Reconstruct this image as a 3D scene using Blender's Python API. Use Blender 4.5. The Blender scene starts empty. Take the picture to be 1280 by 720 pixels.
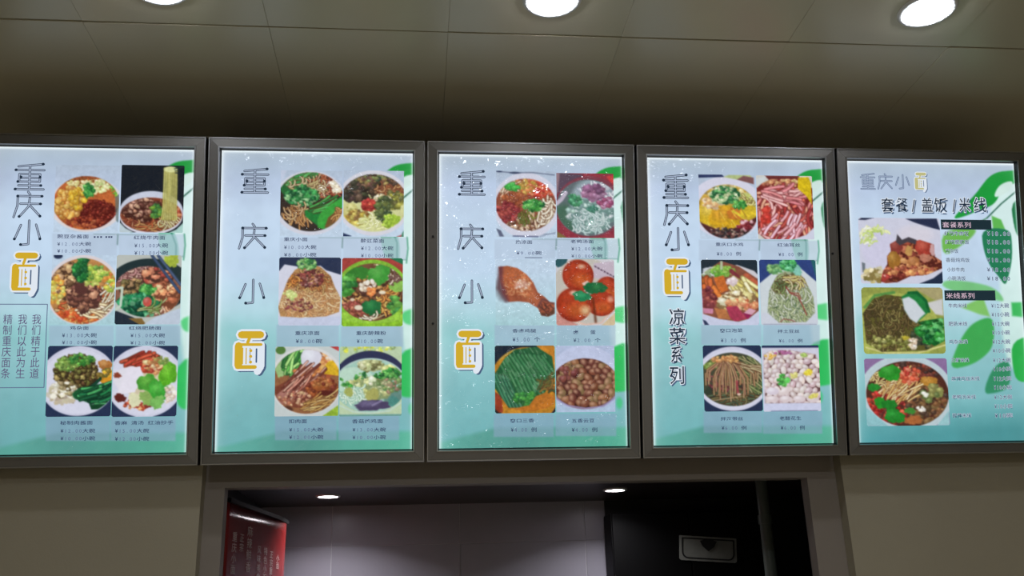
import bpy, bmesh, math, random
import numpy as np
from mathutils import Vector, Matrix

SC = bpy.context.scene
COL = SC.collection
Z0 = 2.19                       # height of the lit posters' lower edge above the floor
random.seed(7); RS = np.random.RandomState(7)

# ------------------------------------------------------------------ camera
F = 1200.0
CAM = np.array([-0.44166885, -3.5233116, -0.59248973 + Z0])
yaw, pit, rol = [math.radians(a) for a in (6.1297589, 18.92786646, -1.83597296)]
fw = np.array([math.sin(yaw)*math.cos(pit), math.cos(yaw)*math.cos(pit), math.sin(pit)])
r0 = np.array([math.cos(yaw), -math.sin(yaw), 0.0]); u0 = np.cross(r0, fw)
RT = math.cos(rol)*r0 + math.sin(rol)*u0; UP = -math.sin(rol)*r0 + math.cos(rol)*u0
cam = bpy.data.cameras.new('camera'); co = bpy.data.objects.new('camera', cam); COL.objects.link(co)
cam.sensor_width = 36; cam.lens = 36*F/1280; cam.clip_start = 0.05; cam.clip_end = 60
co.matrix_world = Matrix(((RT[0], UP[0], -fw[0], CAM[0]), (RT[1], UP[1], -fw[1], CAM[1]), (RT[2], UP[2], -fw[2], CAM[2]), (0, 0, 0, 1)))
SC.camera = co
# ------------------------------------------------------------------ world, lamps' light, exposure
w = bpy.data.worlds.new('world'); SC.world = w; w.use_nodes = True
w.node_tree.nodes['Background'].inputs[0].default_value = (0.9, 0.95, 1.0, 1); w.node_tree.nodes['Background'].inputs[1].default_value = 0.004
vs = SC.view_settings; vs.view_transform = 'Standard'; vs.look = 'None'; vs.exposure = 0.0; vs.gamma = 1.0; vs.use_curve_mapping = False
LAMP_W, FILL_W2, FILL_W3, LAMP_GLOW = 0.8, 2.8, 24.0, 45.0            # power of the front and the added rear downlights, lens brightness
KLAMP_W, KLAMP_GLOW = 4.0, 30.0
CEIL = Z0 + 1.30                          # ceiling height
LAMPS = [(-1.24, -0.91), (0.0, -0.91), (1.275, -0.92), (-1.24, -3.0), (0.0, -3.0), (1.26, -3.0), (-1.24, -5.0), (0.0, -5.0), (1.26, -5.0)]  # rear two rows are unseen, added for ambient light and film glints
KLAMPS = [(-0.862, 1.34), (0.564, 1.30)]

# ------------------------------------------------------------------ helpers
def s2l(c):
    c = np.asarray(c, float)/255.0
    return np.where(c <= 0.04045, c/12.92, ((np.clip(c, 0, 1)+0.055)/1.055)**2.4)
def lin(c): return tuple(float(x) for x in s2l(c)) + (1.0,)
MATS = {}
def nodes(name):
    m = bpy.data.materials.new(name); m.use_nodes = True; nt = m.node_tree
    return m, nt, nt.nodes['Principled BSDF']
def paint(name, rgb, rough=0.6, metal=0.0, var=0.06, scale=6.0, bump=0.0, bscale=60.0, spec=0.5, coat=0.0, aniso=None):
    if name in MATS: return MATS[name]
    m, nt, b = nodes(name); N = nt.nodes.new; L = nt.links.new
    tc = N('ShaderNodeTexCoord'); n = N('ShaderNodeTexNoise'); n.inputs['Scale'].default_value = scale; n.inputs['Detail'].default_value = 4
    src = tc.outputs['Object']
    if aniso:
        mp = N('ShaderNodeMapping'); mp.inputs['Scale'].default_value = aniso; L(src, mp.inputs[0]); src = mp.outputs[0]
    L(src, n.inputs['Vector'])
    r = N('ShaderNodeValToRGB'); c = lin(rgb)
    r.color_ramp.elements[0].position = 0.3; r.color_ramp.elements[1].position = 0.7
    r.color_ramp.elements[0].color = tuple(x*(1-var) for x in c[:3])+(1,); r.color_ramp.elements[1].color = tuple(min(1, x*(1+var)) for x in c[:3])+(1,)
    L(n.outputs['Fac'], r.inputs[0]); L(r.outputs[0], b.inputs['Base Color'])
    b.inputs['Roughness'].default_value = rough; b.inputs['Metallic'].default_value = metal; b.inputs['Specular IOR Level'].default_value = spec
    b.inputs['Coat Weight'].default_value = coat
    if bump:
        n2 = N('ShaderNodeTexNoise'); n2.inputs['Scale'].default_value = bscale; n2.inputs['Detail'].default_value = 3; L(src, n2.inputs['Vector'])
        bp = N('ShaderNodeBump'); bp.inputs['Strength'].default_value = bump; bp.inputs['Distance'].default_value = 0.01
        L(n2.outputs['Fac'], bp.inputs['Height']); L(bp.outputs[0], b.inputs['Normal'])
    MATS[name] = m; return m
def glow(name, rgb, strength=1.0):
    if name in MATS: return MATS[name]
    m, nt, b = nodes(name)
    b.inputs['Base Color'].default_value = (0.0, 0.0, 0.0, 1); b.inputs['Roughness'].default_value = 0.4; b.inputs['Specular IOR Level'].default_value = 0.2
    b.inputs['Emission Color'].default_value = lin(rgb); b.inputs['Emission Strength'].default_value = strength
    MATS[name] = m; return m
def film_print(name, wrinkle, spec=0.5):
    """backlit printed film, the ink in the colour attribute 'ink', under a creased clear sheet"""
    m, nt, b = nodes(name); N = nt.nodes.new; L = nt.links.new
    a = N('ShaderNodeAttribute'); a.attribute_name = 'ink'
    b.inputs['Base Color'].default_value = (0.0, 0.0, 0.0, 1)
    L(a.outputs['Color'], b.inputs['Emission Color']); b.inputs['Emission Strength'].default_value = 1.0
    b.inputs['Roughness'].default_value = 0.07; b.inputs['Specular IOR Level'].default_value = spec
    tc = N('ShaderNodeTexCoord')
    n = N('ShaderNodeTexNoise'); n.inputs['Scale'].default_value = 9; n.inputs['Detail'].default_value = 2.5; n.inputs['Distortion'].default_value = 1.2
    L(tc.outputs['Object'], n.inputs['Vector'])
    v = N('ShaderNodeTexVoronoi'); v.inputs['Scale'].default_value = 26; L(tc.outputs['Object'], v.inputs['Vector'])
    v.feature = 'SMOOTH_F1'
    mx = N('ShaderNodeMath'); mx.operation = 'MULTIPLY_ADD'; mx.inputs[1].default_value = 0.22
    L(v.outputs['Distance'], mx.inputs[0]); L(n.outputs['Fac'], mx.inputs[2])
    n3 = N('ShaderNodeTexNoise'); n3.inputs['Scale'].default_value = 5.5; n3.inputs['Detail'].default_value = 3; n3.inputs['Distortion'].default_value = .6; L(tc.outputs['Object'], n3.inputs['Vector'])
    s_ = N('ShaderNodeMath'); s_.operation = 'SUBTRACT'; s_.inputs[1].default_value = .5; L(n3.outputs['Fac'], s_.inputs[0]); ab = N('ShaderNodeMath'); ab.operation = 'ABSOLUTE'; L(s_.outputs[0], ab.inputs[0])
    ad = N('ShaderNodeMath'); ad.operation = 'MULTIPLY_ADD'; ad.inputs[1].default_value = -1.6; L(ab.outputs[0], ad.inputs[0]); L(mx.outputs[0], ad.inputs[2]); mx = ad
    bp = N('ShaderNodeBump'); bp.inputs['Strength'].default_value = wrinkle; bp.inputs['Distance'].default_value = 0.02
    L(mx.outputs[0], bp.inputs['Height']); L(bp.outputs[0], b.inputs['Normal'])
    return m

def tag(o, label=None, cat=None, group=None, kind=None):
    if label: o['label'] = label
    if cat: o['category'] = cat
    if group: o['group'] = group
    if kind: o['kind'] = kind
    return o
def empty(name, loc=(0, 0, 0)):
    o = bpy.data.objects.new(name, None); o.empty_display_size = 0.05; COL.objects.link(o); o.location = loc; return o
def link(name, me, parent=None):
    o = bpy.data.objects.new(name, me); COL.objects.link(o)
    if parent is not None: o.parent = parent
    return o
class MB:
    def __init__(s): s.v = []; s.f = []; s.mi = []
    def add(s, vs, fs, mi=0):
        k = len(s.v); s.v += [tuple(v) for v in vs]; s.f += [tuple(k+i for i in f) for f in fs]; s.mi += [mi]*len(fs)
    def box(s, a, b, mi=0):
        x0, y0, z0 = a; x1, y1, z1 = b
        s.add([(x0,y0,z0),(x1,y0,z0),(x1,y1,z0),(x0,y1,z0),(x0,y0,z1),(x1,y0,z1),(x1,y1,z1),(x0,y1,z1)],
              [(0,3,2,1),(4,5,6,7),(0,1,5,4),(1,2,6,5),(2,3,7,6),(3,0,4,7)], mi)
    def lathe(s, prof, n=32, c=(0,0,0), mi=0, ax='z', cap=True):
        vs = []
        for r, z in prof:
            for k in range(n):
                a = 2*math.pi*k/n; p = (r*math.cos(a), r*math.sin(a), z)
                if ax == 'y': p = (p[0], p[2], p[1])
                vs.append((c[0]+p[0], c[1]+p[1], c[2]+p[2]))
        fs = [(j*n+k, j*n+(k+1)%n, (j+1)*n+(k+1)%n, (j+1)*n+k) for j in range(len(prof)-1) for k in range(n)]
        if cap and prof[0][0] > 1e-6: fs.append(tuple(range(n-1, -1, -1)))
        if cap and prof[-1][0] > 1e-6: fs.append(tuple((len(prof)-1)*n+k for k in range(n)))
        s.add(vs, fs, mi)
    def build(s, name, mats, parent=None, smooth=False, bevel=0):
        me = bpy.data.meshes.new(name); me.from_pydata(s.v, [], s.f)
        for m in (mats if isinstance(mats, (list, tuple)) else [mats]): me.materials.append(m)
        if any(s.mi): me.polygons.foreach_set('material_index', s.mi)
        bm = bmesh.new(); bm.from_mesh(me); bmesh.ops.recalc_face_normals(bm, faces=bm.faces)
        if bevel: bmesh.ops.bevel(bm, geom=bm.edges[:], offset=bevel, segments=2, affect='EDGES', profile=0.6)
        bm.to_mesh(me); bm.free()
        if smooth: me.polygons.foreach_set('use_smooth', [True]*len(me.polygons))
        return link(name, me, parent)

# ------------------------------------------------------------------ materials
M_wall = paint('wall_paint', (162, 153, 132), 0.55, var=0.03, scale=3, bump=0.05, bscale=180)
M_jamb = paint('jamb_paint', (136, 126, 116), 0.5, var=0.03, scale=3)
M_alu = paint('brushed_aluminium', (128, 125, 121), 0.5, 0.75, var=0.08, scale=4, bump=0.03, bscale=90)
M_alu_rim = paint('polished_rim', (185, 185, 188), 0.3, 1.0)
M_housing = paint('box_housing', (60, 58, 56), 0.5, 0.3)
M_gap = paint('dark_gasket', (16, 17, 20), 0.5)
M_ceil = paint('ceiling_panel_gloss', (194, 186, 160), 0.34, 0.12, var=0.04, scale=2, bump=0.02, bscale=5)
M_ceilback = paint('ceiling_void', (214, 202, 172), 0.5)
M_floor = paint('floor_tile', (188, 178, 158), 0.35, var=0.1)
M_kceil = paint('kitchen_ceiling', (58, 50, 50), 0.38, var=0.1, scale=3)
M_tile = paint('wall_tile_glaze', (168, 166, 180), 0.3, var=0.04, scale=5, bump=0.03, bscale=6)
M_grout = paint('tile_grout', (205, 204, 210), 0.8)
M_black = paint('black_enamel', (3, 3, 4), 0.55, spec=.12)
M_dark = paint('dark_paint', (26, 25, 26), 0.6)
M_steel = paint('stainless', (170, 170, 168), 0.25, 1.0, var=0.1, scale=10)
M_white = paint('lamp_ring', (225, 225, 225), 0.35)
M_lens = glow('lamp_lens', (236, 243, 255), LAMP_GLOW)
M_klens = glow('kitchen_lamp_lens', (255, 246, 252), KLAMP_GLOW)

# ------------------------------------------------------------------ setting
def struct(name, mb, mat, parent=None, **k):
    o = mb.build(name, mat, parent, **k)
    if parent is None: o['kind'] = 'structure'
    return o
KY = 1.78
XR = 1.205                       # half width of the recessed bay over the hatch
YW, YR = 0.08, 0.14              # faces of the front wall and of the recessed bay
OX0, OX1, OZ = -1.134, 1.088, Z0-0.11
b = MB()
b.box((-5, YW, 0), (-XR, 0.30, CEIL+.02)); b.box((XR, YW, 0), (5, 0.30, CEIL+.02))
struct('wall_front', b, M_wall)
b = MB()
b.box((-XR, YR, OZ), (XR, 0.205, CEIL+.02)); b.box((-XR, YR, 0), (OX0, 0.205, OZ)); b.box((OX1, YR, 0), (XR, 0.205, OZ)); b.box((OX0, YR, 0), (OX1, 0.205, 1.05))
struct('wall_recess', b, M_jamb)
b = MB(); b.box((-5, -6.5, -.1), (5, 2.1, 0)); struct('floor', b, M_floor)
b = MB(); b.box((-2, .21, 0), (2.2, KY, .01)); struct('floor_kitchen_absorber', b, M_dark)  # unseen dark layer over the floor, added to cut bounced light
b = MB(); b.box((-5, -6.6, 0), (5, -6.5, CEIL+.02)); struct('wall_back', b, M_wall)
b = MB(); b.box((-5.1, -6.5, 0), (-5, .3, CEIL+.02)); struct('wall_left', b, M_wall)
b = MB(); b.box((5, -6.5, 0), (5.1, .3, CEIL+.02)); struct('wall_right', b, M_wall)
b = MB(); b.box((-5.1, -6.6, CEIL+.02), (5.1, .3, CEIL+.1))
ceil = struct('ceiling', b, M_ceilback)
# ceiling panels 0.6 x 1.2 m, each with a bevelled edge so the joints read as fine grooves
def panel_mesh(wd, dp):
    b = MB(); b.box((-wd/2, -dp/2, 0), (wd/2, dp/2, .016)); o = b.build('ceiling_panel', M_ceil, None, bevel=.0009)
    me = o.data; bpy.data.objects.remove(o); return me
pm = panel_mesh(.5993, 1.1993); pmh = panel_mesh(.5993, .7853)
for iy, (yc, me) in enumerate([(-.31, pmh), (-1.31, pm), (-2.51, pm), (-3.71, pm), (-4.91, pm)]):
    for ix in range(-7, 8):
        xc = -.03 + .6*ix
        o = link('ceiling_panel', me, ceil); o.location = (xc, yc if iy else -.31+.0, CEIL+.001+.0004*((ix*7+iy*3) % 3)); o.rotation_euler = (math.radians(.10*math.sin(ix*2.1+iy)), math.radians(.12*math.cos(ix*1.7+iy*2)), 0)
# kitchen shell beyond the hatch
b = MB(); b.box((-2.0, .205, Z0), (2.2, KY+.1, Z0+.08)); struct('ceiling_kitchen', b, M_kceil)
b = MB(); b.box((-2.0, KY+.012, 0), (2.2, KY+.1, Z0)); kb = struct('wall_kitchen', b, M_grout)
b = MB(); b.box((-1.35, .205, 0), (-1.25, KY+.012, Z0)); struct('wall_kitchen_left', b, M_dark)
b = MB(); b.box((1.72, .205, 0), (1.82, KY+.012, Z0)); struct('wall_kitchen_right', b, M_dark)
b = MB(); b.box((.60, KY-.003, 0), (1.72, KY+.011, Z0)); struct('wall_kitchen_shade', b, M_dark)  # dark sheet over the tiles, stands in for shade above the cabinet
b = MB(); b.box((-.338, 0, -.1638), (.338, .012, .1638)); o = b.build('tile', M_tile, None, bevel=.0016); tme = o.data; bpy.data.objects.remove(o)
for iz in range(3):
    for ix in range(-1, 4):
        zc = Z0-.21+.165 - iz*.33; 
        o = link('tile', tme, kb); o.location = (-.875-.34+.68*ix, KY+.0085-.0002*((ix*5+iz*3) % 4), zc); o.rotation_euler = (math.radians(.12*math.sin(ix*3+iz)), 0, math.radians(.15*math.cos(ix*2+iz)))

# ------------------------------------------------------------------ lamps
def downlight(x, y, z, rad, lens, watt, label, group, col, dome=1.0, spread=170):
    t = empty('ceiling_downlight', (x, y, z)); tag(t, label, 'ceiling light', group)
    b = MB(); b.lathe([(rad*1.0, -.004), (rad*1.02, -.007), (rad*1.22, -.006), (rad*1.27, -.001), (rad*1.27, .002), (rad*1.0, .002), (rad*1.0, -.004)], 40, cap=False); b.build('trim_ring', M_white, t, smooth=True)
    b = MB(); b.lathe([(rad*1.0, .0), (rad*.99, -.008*dome), (rad*.88, -.014*dome), (rad*.6, -.019*dome), (rad*.3, -.0215*dome), (0.0005, -.022*dome)], 40); b.build('lens', lens, t, smooth=True)
    l = bpy.data.lights.new('downlight_beam', 'AREA'); l.shape = 'DISK'; l.size = rad*1.8; l.energy = watt; l.color = col; l.spread = math.radians(spread)
    lo = bpy.data.objects.new('downlight_beam', l); COL.objects.link(lo); lo.parent = t; lo.location = (0, 0, -.004-.022*max(dome, .3))
    return t
ll = ['round white ceiling downlight above the first menu box, nearest the pink chickpea bowl side', 'round white ceiling downlight above the middle menu box', 'round white ceiling downlight above the fifth menu box, fully in view']
ll[0] = 'round white ceiling downlight farthest left, above the first menu box'
for i, (x, y) in enumerate(LAMPS):
    downlight(x, y, CEIL, .076, M_lens, (LAMP_W, FILL_W2, FILL_W3)[i//3], ll[i] if i < 3 else 'added unseen ceiling downlight behind the viewer, filling the hall with light', 'hall ceiling downlights' if i < 3 else 'added fill downlights behind the viewer', (.93, .96, 1.0))
downlight(KLAMPS[0][0], KLAMPS[0][1], Z0, .048, M_klens, KLAMP_W, 'small round kitchen downlight beside the red sign', 'kitchen downlights', (1, .97, 1), .12, 135)
downlight(KLAMPS[1][0], KLAMPS[1][1], Z0, .048, M_klens, KLAMP_W, 'small round kitchen downlight beside the black cabinet', 'kitchen downlights', (1, .97, 1), .12, 135)


# ================================================================== menu light boxes
T = math.radians(13.074); LW, LH, PITCH = 0.7002, 1.0989, 0.8
E_up = np.array([0, -math.sin(T), math.cos(T)]); E_n = np.array([0, -math.cos(T), -math.sin(T)])
def loc(i, px, py):
    """point of box i's poster plane that the photograph shows at (px, py): metres right of its centre line, up from its lower edge"""
    d = fw + RT*(px-640)/F - UP*(py-360)/F
    o = np.array([(i-2)*PITCH, 0, Z0]); t = ((o-CAM) @ E_n)/(d @ E_n); q = CAM + t*d - o
    return q[0], q @ E_up
def locrect(i, x0, y0, x1, y1):
    cx, cy = (x0+x1)/2, (y0+y1)/2
    a = loc(i, x0, cy); b_ = loc(i, x1, cy); c = loc(i, cx, y1); d = loc(i, cx, y0)
    return a[0], c[1], b_[0], d[1]
ZP = 0.0060                       # the printed sheet lies this far in front of the back panel
LAY = 0.00025                     # thickness of one print layer

# ---- raster of ink: small colour-attribute sheets
def vnoise(h, wd, cell, seed=0):
    r = np.random.RandomState(seed); gh, gw = int(h/cell)+3, int(wd/cell)+3; g = r.rand(gh, gw)
    y = np.arange(h)/cell; x = np.arange(wd)/cell; yi = y.astype(int); xi = x.astype(int); fy = y-yi; fx = x-xi
    fy = fy*fy*(3-2*fy); fx = fx*fx*(3-2*fx)
    a = g[yi][:, xi]; b_ = g[yi][:, xi+1]; c = g[yi+1][:, xi]; d = g[yi+1][:, xi+1]
    return (a*(1-fx)+b_*fx)*(1-fy)[:, None] + (c*(1-fx)+d*fx)*fy[:, None]
class Cv:
    """a canvas whose drawing coordinates are those of an enlarged crop"""
    def __init__(s, x0, y0, x1, y1, step, seed=1):
        s.x0, s.y0, s.x1, s.y1 = x0, y0, x1, y1
        s.W = max(2, int(round((x1-x0)/step))); s.H = max(2, int(round((y1-y0)/step)))
        s.sx = (x1-x0)/s.W; s.sy = (y1-y0)/s.H; s.st = (s.sx+s.sy)/2
        s.xs = x0+(np.arange(s.W)+.5)*s.sx; s.ys = y0+(np.arange(s.H)+.5)*s.sy
        s.c = np.zeros((s.H, s.W, 3)); s.m = None; s.hole = None; s.r = np.random.RandomState(seed); s.seed = seed
    def sl(s, x0, y0, x1, y1):
        a = max(0, int((x0-s.x0)/s.sx)-2); b_ = min(s.W, int((x1-s.x0)/s.sx)+3); c = max(0, int((y0-s.y0)/s.sy)-2); d = min(s.H, int((y1-s.y0)/s.sy)+3)
        if a >= b_ or c >= d: return None
        return slice(c, d), slice(a, b_)
    def put(s, q, al, col):
        if s.m is not None: al = al*s.m[q]
        s.c[q] = s.c[q]*(1-al[..., None]) + np.asarray(col, float)*al[..., None]
    def fill(s, col): s.c[:] = col
    def jit(s, col, j): return np.clip(np.asarray(col, float)*(1+s.r.uniform(-j, j)) + s.r.uniform(-j*30, j*30, 3), 0, 255)
    def ed(s, q, cx, cy, rx, ry, ang):
        X = s.xs[q[1]][None, :]-cx; Y = s.ys[q[0]][:, None]-cy; c, d = math.cos(ang), math.sin(ang)
        return np.sqrt(((X*c+Y*d)/rx)**2+((-X*d+Y*c)/ry)**2)
    def E(s, cx, cy, rx, ry, col, ang=0., soft=None, hi=None, al=1.):
        soft = soft or s.st; R = max(rx, ry)+soft; q = s.sl(cx-R, cy-R, cx+R, cy+R)
        if q is None: return
        d = s.ed(q, cx, cy, rx, ry, ang); a = np.clip(.5-(d-1)*min(rx, ry)/soft, 0, 1)*al
        if hi is not None:
            k = np.clip(1-s.ed(q, cx-rx*.25, cy-ry*.35, rx*.8, ry*.8, ang), 0, 1)[..., None]; col = np.asarray(col, float)*(1-k)+np.asarray(hi, float)*k
        s.put(q, a, col)
    def B(s, cx, cy, r, col, amp=.25, n=5, ry=None, soft=None, hi=None):
        soft = soft or s.st*1.5; ry = ry or r; R = max(r, ry)*(1+amp)+soft; q = s.sl(cx-R, cy-R, cx+R, cy+R)
        if q is None: return
        X = (s.xs[q[1]][None, :]-cx)/r; Y = (s.ys[q[0]][:, None]-cy)/ry; d = np.sqrt(X*X+Y*Y); th = np.arctan2(Y, X)
        rr = 1+amp*(np.sin(2*th+s.r.uniform(0, 6))*.4+np.sin(3*th+s.r.uniform(0, 6))*.35+np.sin((n+2)*th+s.r.uniform(0, 6))*.3+np.sin((2*n+3)*th+s.r.uniform(0, 6))*.18); a = np.clip(.5-(d-rr)*min(r, ry)/soft, 0, 1)
        if hi is not None:
            k = np.clip(1-np.sqrt((X+.25)**2+(Y+.35)**2)/.8, 0, 1)[..., None]; col = np.asarray(col, float)*(1-k)+np.asarray(hi, float)*k
        s.put(q, a, col)
    def dseg(s, q, pts):
        X = s.xs[q[1]][None, :]; Y = s.ys[q[0]][:, None]; D = None; Tt = None; n = len(pts)-1
        for k in range(n):
            ax, ay = pts[k]; bx, by = pts[k+1]; dx, dy = bx-ax, by-ay; L2 = dx*dx+dy*dy+1e-9
            t = np.clip(((X-ax)*dx+(Y-ay)*dy)/L2, 0, 1); d = np.hypot(X-ax-t*dx, Y-ay-t*dy)
            if D is None: D = d; Tt = (k+t)/n
            else: w_ = d < D; D = np.where(w_, d, D); Tt = np.where(w_, (k+t)/n, Tt)
        return D, Tt
    def L(s, pts, wd, col, hi=None, dark=None, soft=None):
        soft = soft or s.st; xs = [p[0] for p in pts]; ys = [p[1] for p in pts]; R = wd+soft
        q = s.sl(min(xs)-R, min(ys)-R, max(xs)+R, max(ys)+R)
        if q is None: return
        D, _ = s.dseg(q, pts)
        if dark is not None: s.put(q, np.clip(.5-(D-wd*.5-soft*.9)/soft, 0, 1)*.75, dark)
        a = np.clip(.5-(D-wd*.5)/soft, 0, 1)
        if hi is not None: k = np.clip(1-D/(wd*.4), 0, 1)[..., None]; col = np.asarray(col, float)*(1-k)+np.asarray(hi, float)*k
        s.put(q, a, col)
    def P(s, pts, col, soft=None, al=1.):
        soft = soft or s.st; xs = [p[0] for p in pts]; ys = [p[1] for p in pts]; q = s.sl(min(xs)-soft, min(ys)-soft, max(xs)+soft, max(ys)+soft)
        if q is None: return
        D, _ = s.dseg(q, list(pts)+[pts[0]]); X = s.xs[q[1]][None, :]+0*D; Y = s.ys[q[0]][:, None]+0*D; ins = np.zeros(D.shape, bool); n = len(pts)
        for k in range(n):
            ax, ay = pts[k]; bx, by = pts[(k+1) % n]
            if ay == by: continue
            ins ^= ((ay > Y) != (by > Y)) & (X < (bx-ax)*(Y-ay)/(by-ay)+ax)
        s.put(q, np.clip(.5+np.where(ins, D, -D)/soft, 0, 1)*al, col)
    def mE(s, cx, cy, rx, ry, ang=0.):                    # everything that follows stays inside this ellipse
        q = (slice(0, s.H), slice(0, s.W)); d = s.ed(q, cx, cy, rx, ry, ang); s.m = np.clip(.5-(d-1)*min(rx, ry)/s.st, 0, 1)
    def mP(s, pts):
        keep, s.m = s.c, None; s.c = np.zeros_like(keep); s.P(pts, (1, 1, 1)); s.m = s.c[..., 0]; s.c = keep
    def m0(s): s.m = None
    def rp(s, cx, cy, rx, ry):
        a = s.r.uniform(0, 6.283); k = math.sqrt(s.r.rand()); return cx+rx*k*math.cos(a), cy+ry*k*math.sin(a)
    def noise(s, amp, cell):
        n = vnoise(s.H, s.W, cell, s.seed+int(cell*7)); sat = (s.c.max(-1)-s.c.min(-1))/200.; k = 1+amp*(n-.5)*2*np.clip(sat*4, .35, 3); s.c = np.clip(s.c*(k if s.m is None else 1+(k-1)*s.m)[..., None], 0, 255)
    # strands, crumbs, leaves in bulk inside an ellipse (cx, cy, rx, ry)
    def noodles(s, n, R, ln, wd, cols, ang=None, spread=3.14, dark=(90, 50, 30), curl=.8, hi=True):
        for _ in range(n):
            x, y = s.rp(*R); a = (s.r.uniform(0, 3.14) if ang is None else ang+s.r.uniform(-spread, spread)); l = ln*s.r.uniform(.6, 1.3)
            c = s.jit(cols[s.r.randint(len(cols))], .08); pts = []; k = s.r.uniform(-curl, curl)
            for j in range(5):
                pts.append((x, y)); x += l/4*math.cos(a); y += l/4*math.sin(a); a += k
            s.L(pts, wd, c, hi=np.clip(c*1.18+12, 0, 255) if hi else None, dark=dark)
    def bits(s, n, R, r, cols, amp=.3, dark=None, hi=True):
        for _ in range(n):
            x, y = s.rp(*R); c = s.jit(cols[s.r.randint(len(cols))], .12); q = r*s.r.uniform(.6, 1.35)
            if dark is not None: s.B(x+r*.2, y+r*.3, q*1.15, dark, amp)
            s.B(x, y, q, c, amp, n=s.r.randint(2, 6), ry=q*s.r.uniform(.6, 1), hi=np.clip(c*1.3+20, 0, 255) if hi else None)
    def balls(s, n, R, rx, ry, cols, dark, hi, ang=None):
        for _ in range(n):
            x, y = s.rp(*R); c = s.jit(cols[s.r.randint(len(cols))], .07); k = s.r.uniform(.85, 1.15); a = s.r.uniform(0, 3.14) if ang is None else ang+s.r.uniform(-.5, .5)
            s.E(x+2, y+4, rx*k*1.08, ry*k*1.08, dark, a, soft=s.st*2, al=.7); s.E(x, y, rx*k, ry*k, c, a, hi=hi)
    def herbs(s, n, R, r, cols=((40, 120, 50), (60, 150, 60), (25, 90, 45), (95, 170, 80))): s.bits(n, R, r, cols, .45)
    def blur(s, k=1):
        for _ in range(k):
            p = np.pad(s.c, ((1, 1), (1, 1), (0, 0)), 'edge'); s.c = (p[:-2, 1:-1]+p[2:, 1:-1]+p[1:-1, :-2]+p[1:-1, 2:]+2*p[1:-1, 1:-1])/6

def sheet(cv, name, rect, z, mat, parent, radius=0.0):
    """grid mesh over rect (local metres) carrying the canvas as the vertex colour attribute 'ink'"""
    H, W = cv.H, cv.W; x0, y0, x1, y1 = rect
    px = np.pad(cv.c, ((0, 1), (0, 1), (0, 0)), 'edge'); c = (px+np.roll(px, 1, 0)+np.roll(px, 1, 1)+np.roll(np.roll(px, 1, 0), 1, 1))/4
    c[0] = px[0]; c[:, 0] = px[:, 0]; c[-1] = px[-1]; c[:, -1] = px[:, -1]
    gx = np.linspace(x0, x1, W+1); gy = np.linspace(y1, y0, H+1)
    co_ = np.zeros((H+1, W+1, 3), np.float32); co_[..., 0] = gx; co_[..., 1] = gy[:, None]; co_[..., 2] = z
    j, i = np.mgrid[0:H, 0:W]; a = j*(W+1)+i; fq = np.stack([a, a+W+1, a+W+2, a+1], -1).reshape(-1, 4)
    keep = np.ones(H*W, bool)
    if radius:
        cx = (gx[:-1]+gx[1:])/2; cy = (gy[:-1]+gy[1:])/2; dx = np.maximum(np.maximum(x0+radius-cx, cx-(x1-radius)), 0); dy = np.maximum(np.maximum(y0+radius-cy, cy-(y1-radius)), 0)
        keep &= (dx[None, :]**2+dy[:, None]**2 <= radius**2).ravel()
    if cv.hole is not None: keep &= ~cv.hole.ravel()
    fq = fq[keep]; me = bpy.data.meshes.new(name)
    me.vertices.add(co_.size//3); me.vertices.foreach_set('co', co_.ravel()); n = len(fq)
    me.loops.add(n*4); me.loops.foreach_set('vertex_index', fq.ravel().astype(np.int32)); me.polygons.add(n)
    me.polygons.foreach_set('loop_start', np.arange(0, 4*n, 4, dtype=np.int32)); me.polygons.foreach_set('use_smooth', np.ones(n, bool)); me.update(calc_edges=True)
    at = me.color_attributes.new('ink', 'FLOAT_COLOR', 'POINT'); v = np.ones((H+1, W+1, 4), np.float32); v[..., :3] = s2l(np.clip(c, 0, 255)); at.data.foreach_set('color', v.ravel())
    me.materials.append(mat); return link(name, me, parent)

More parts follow.
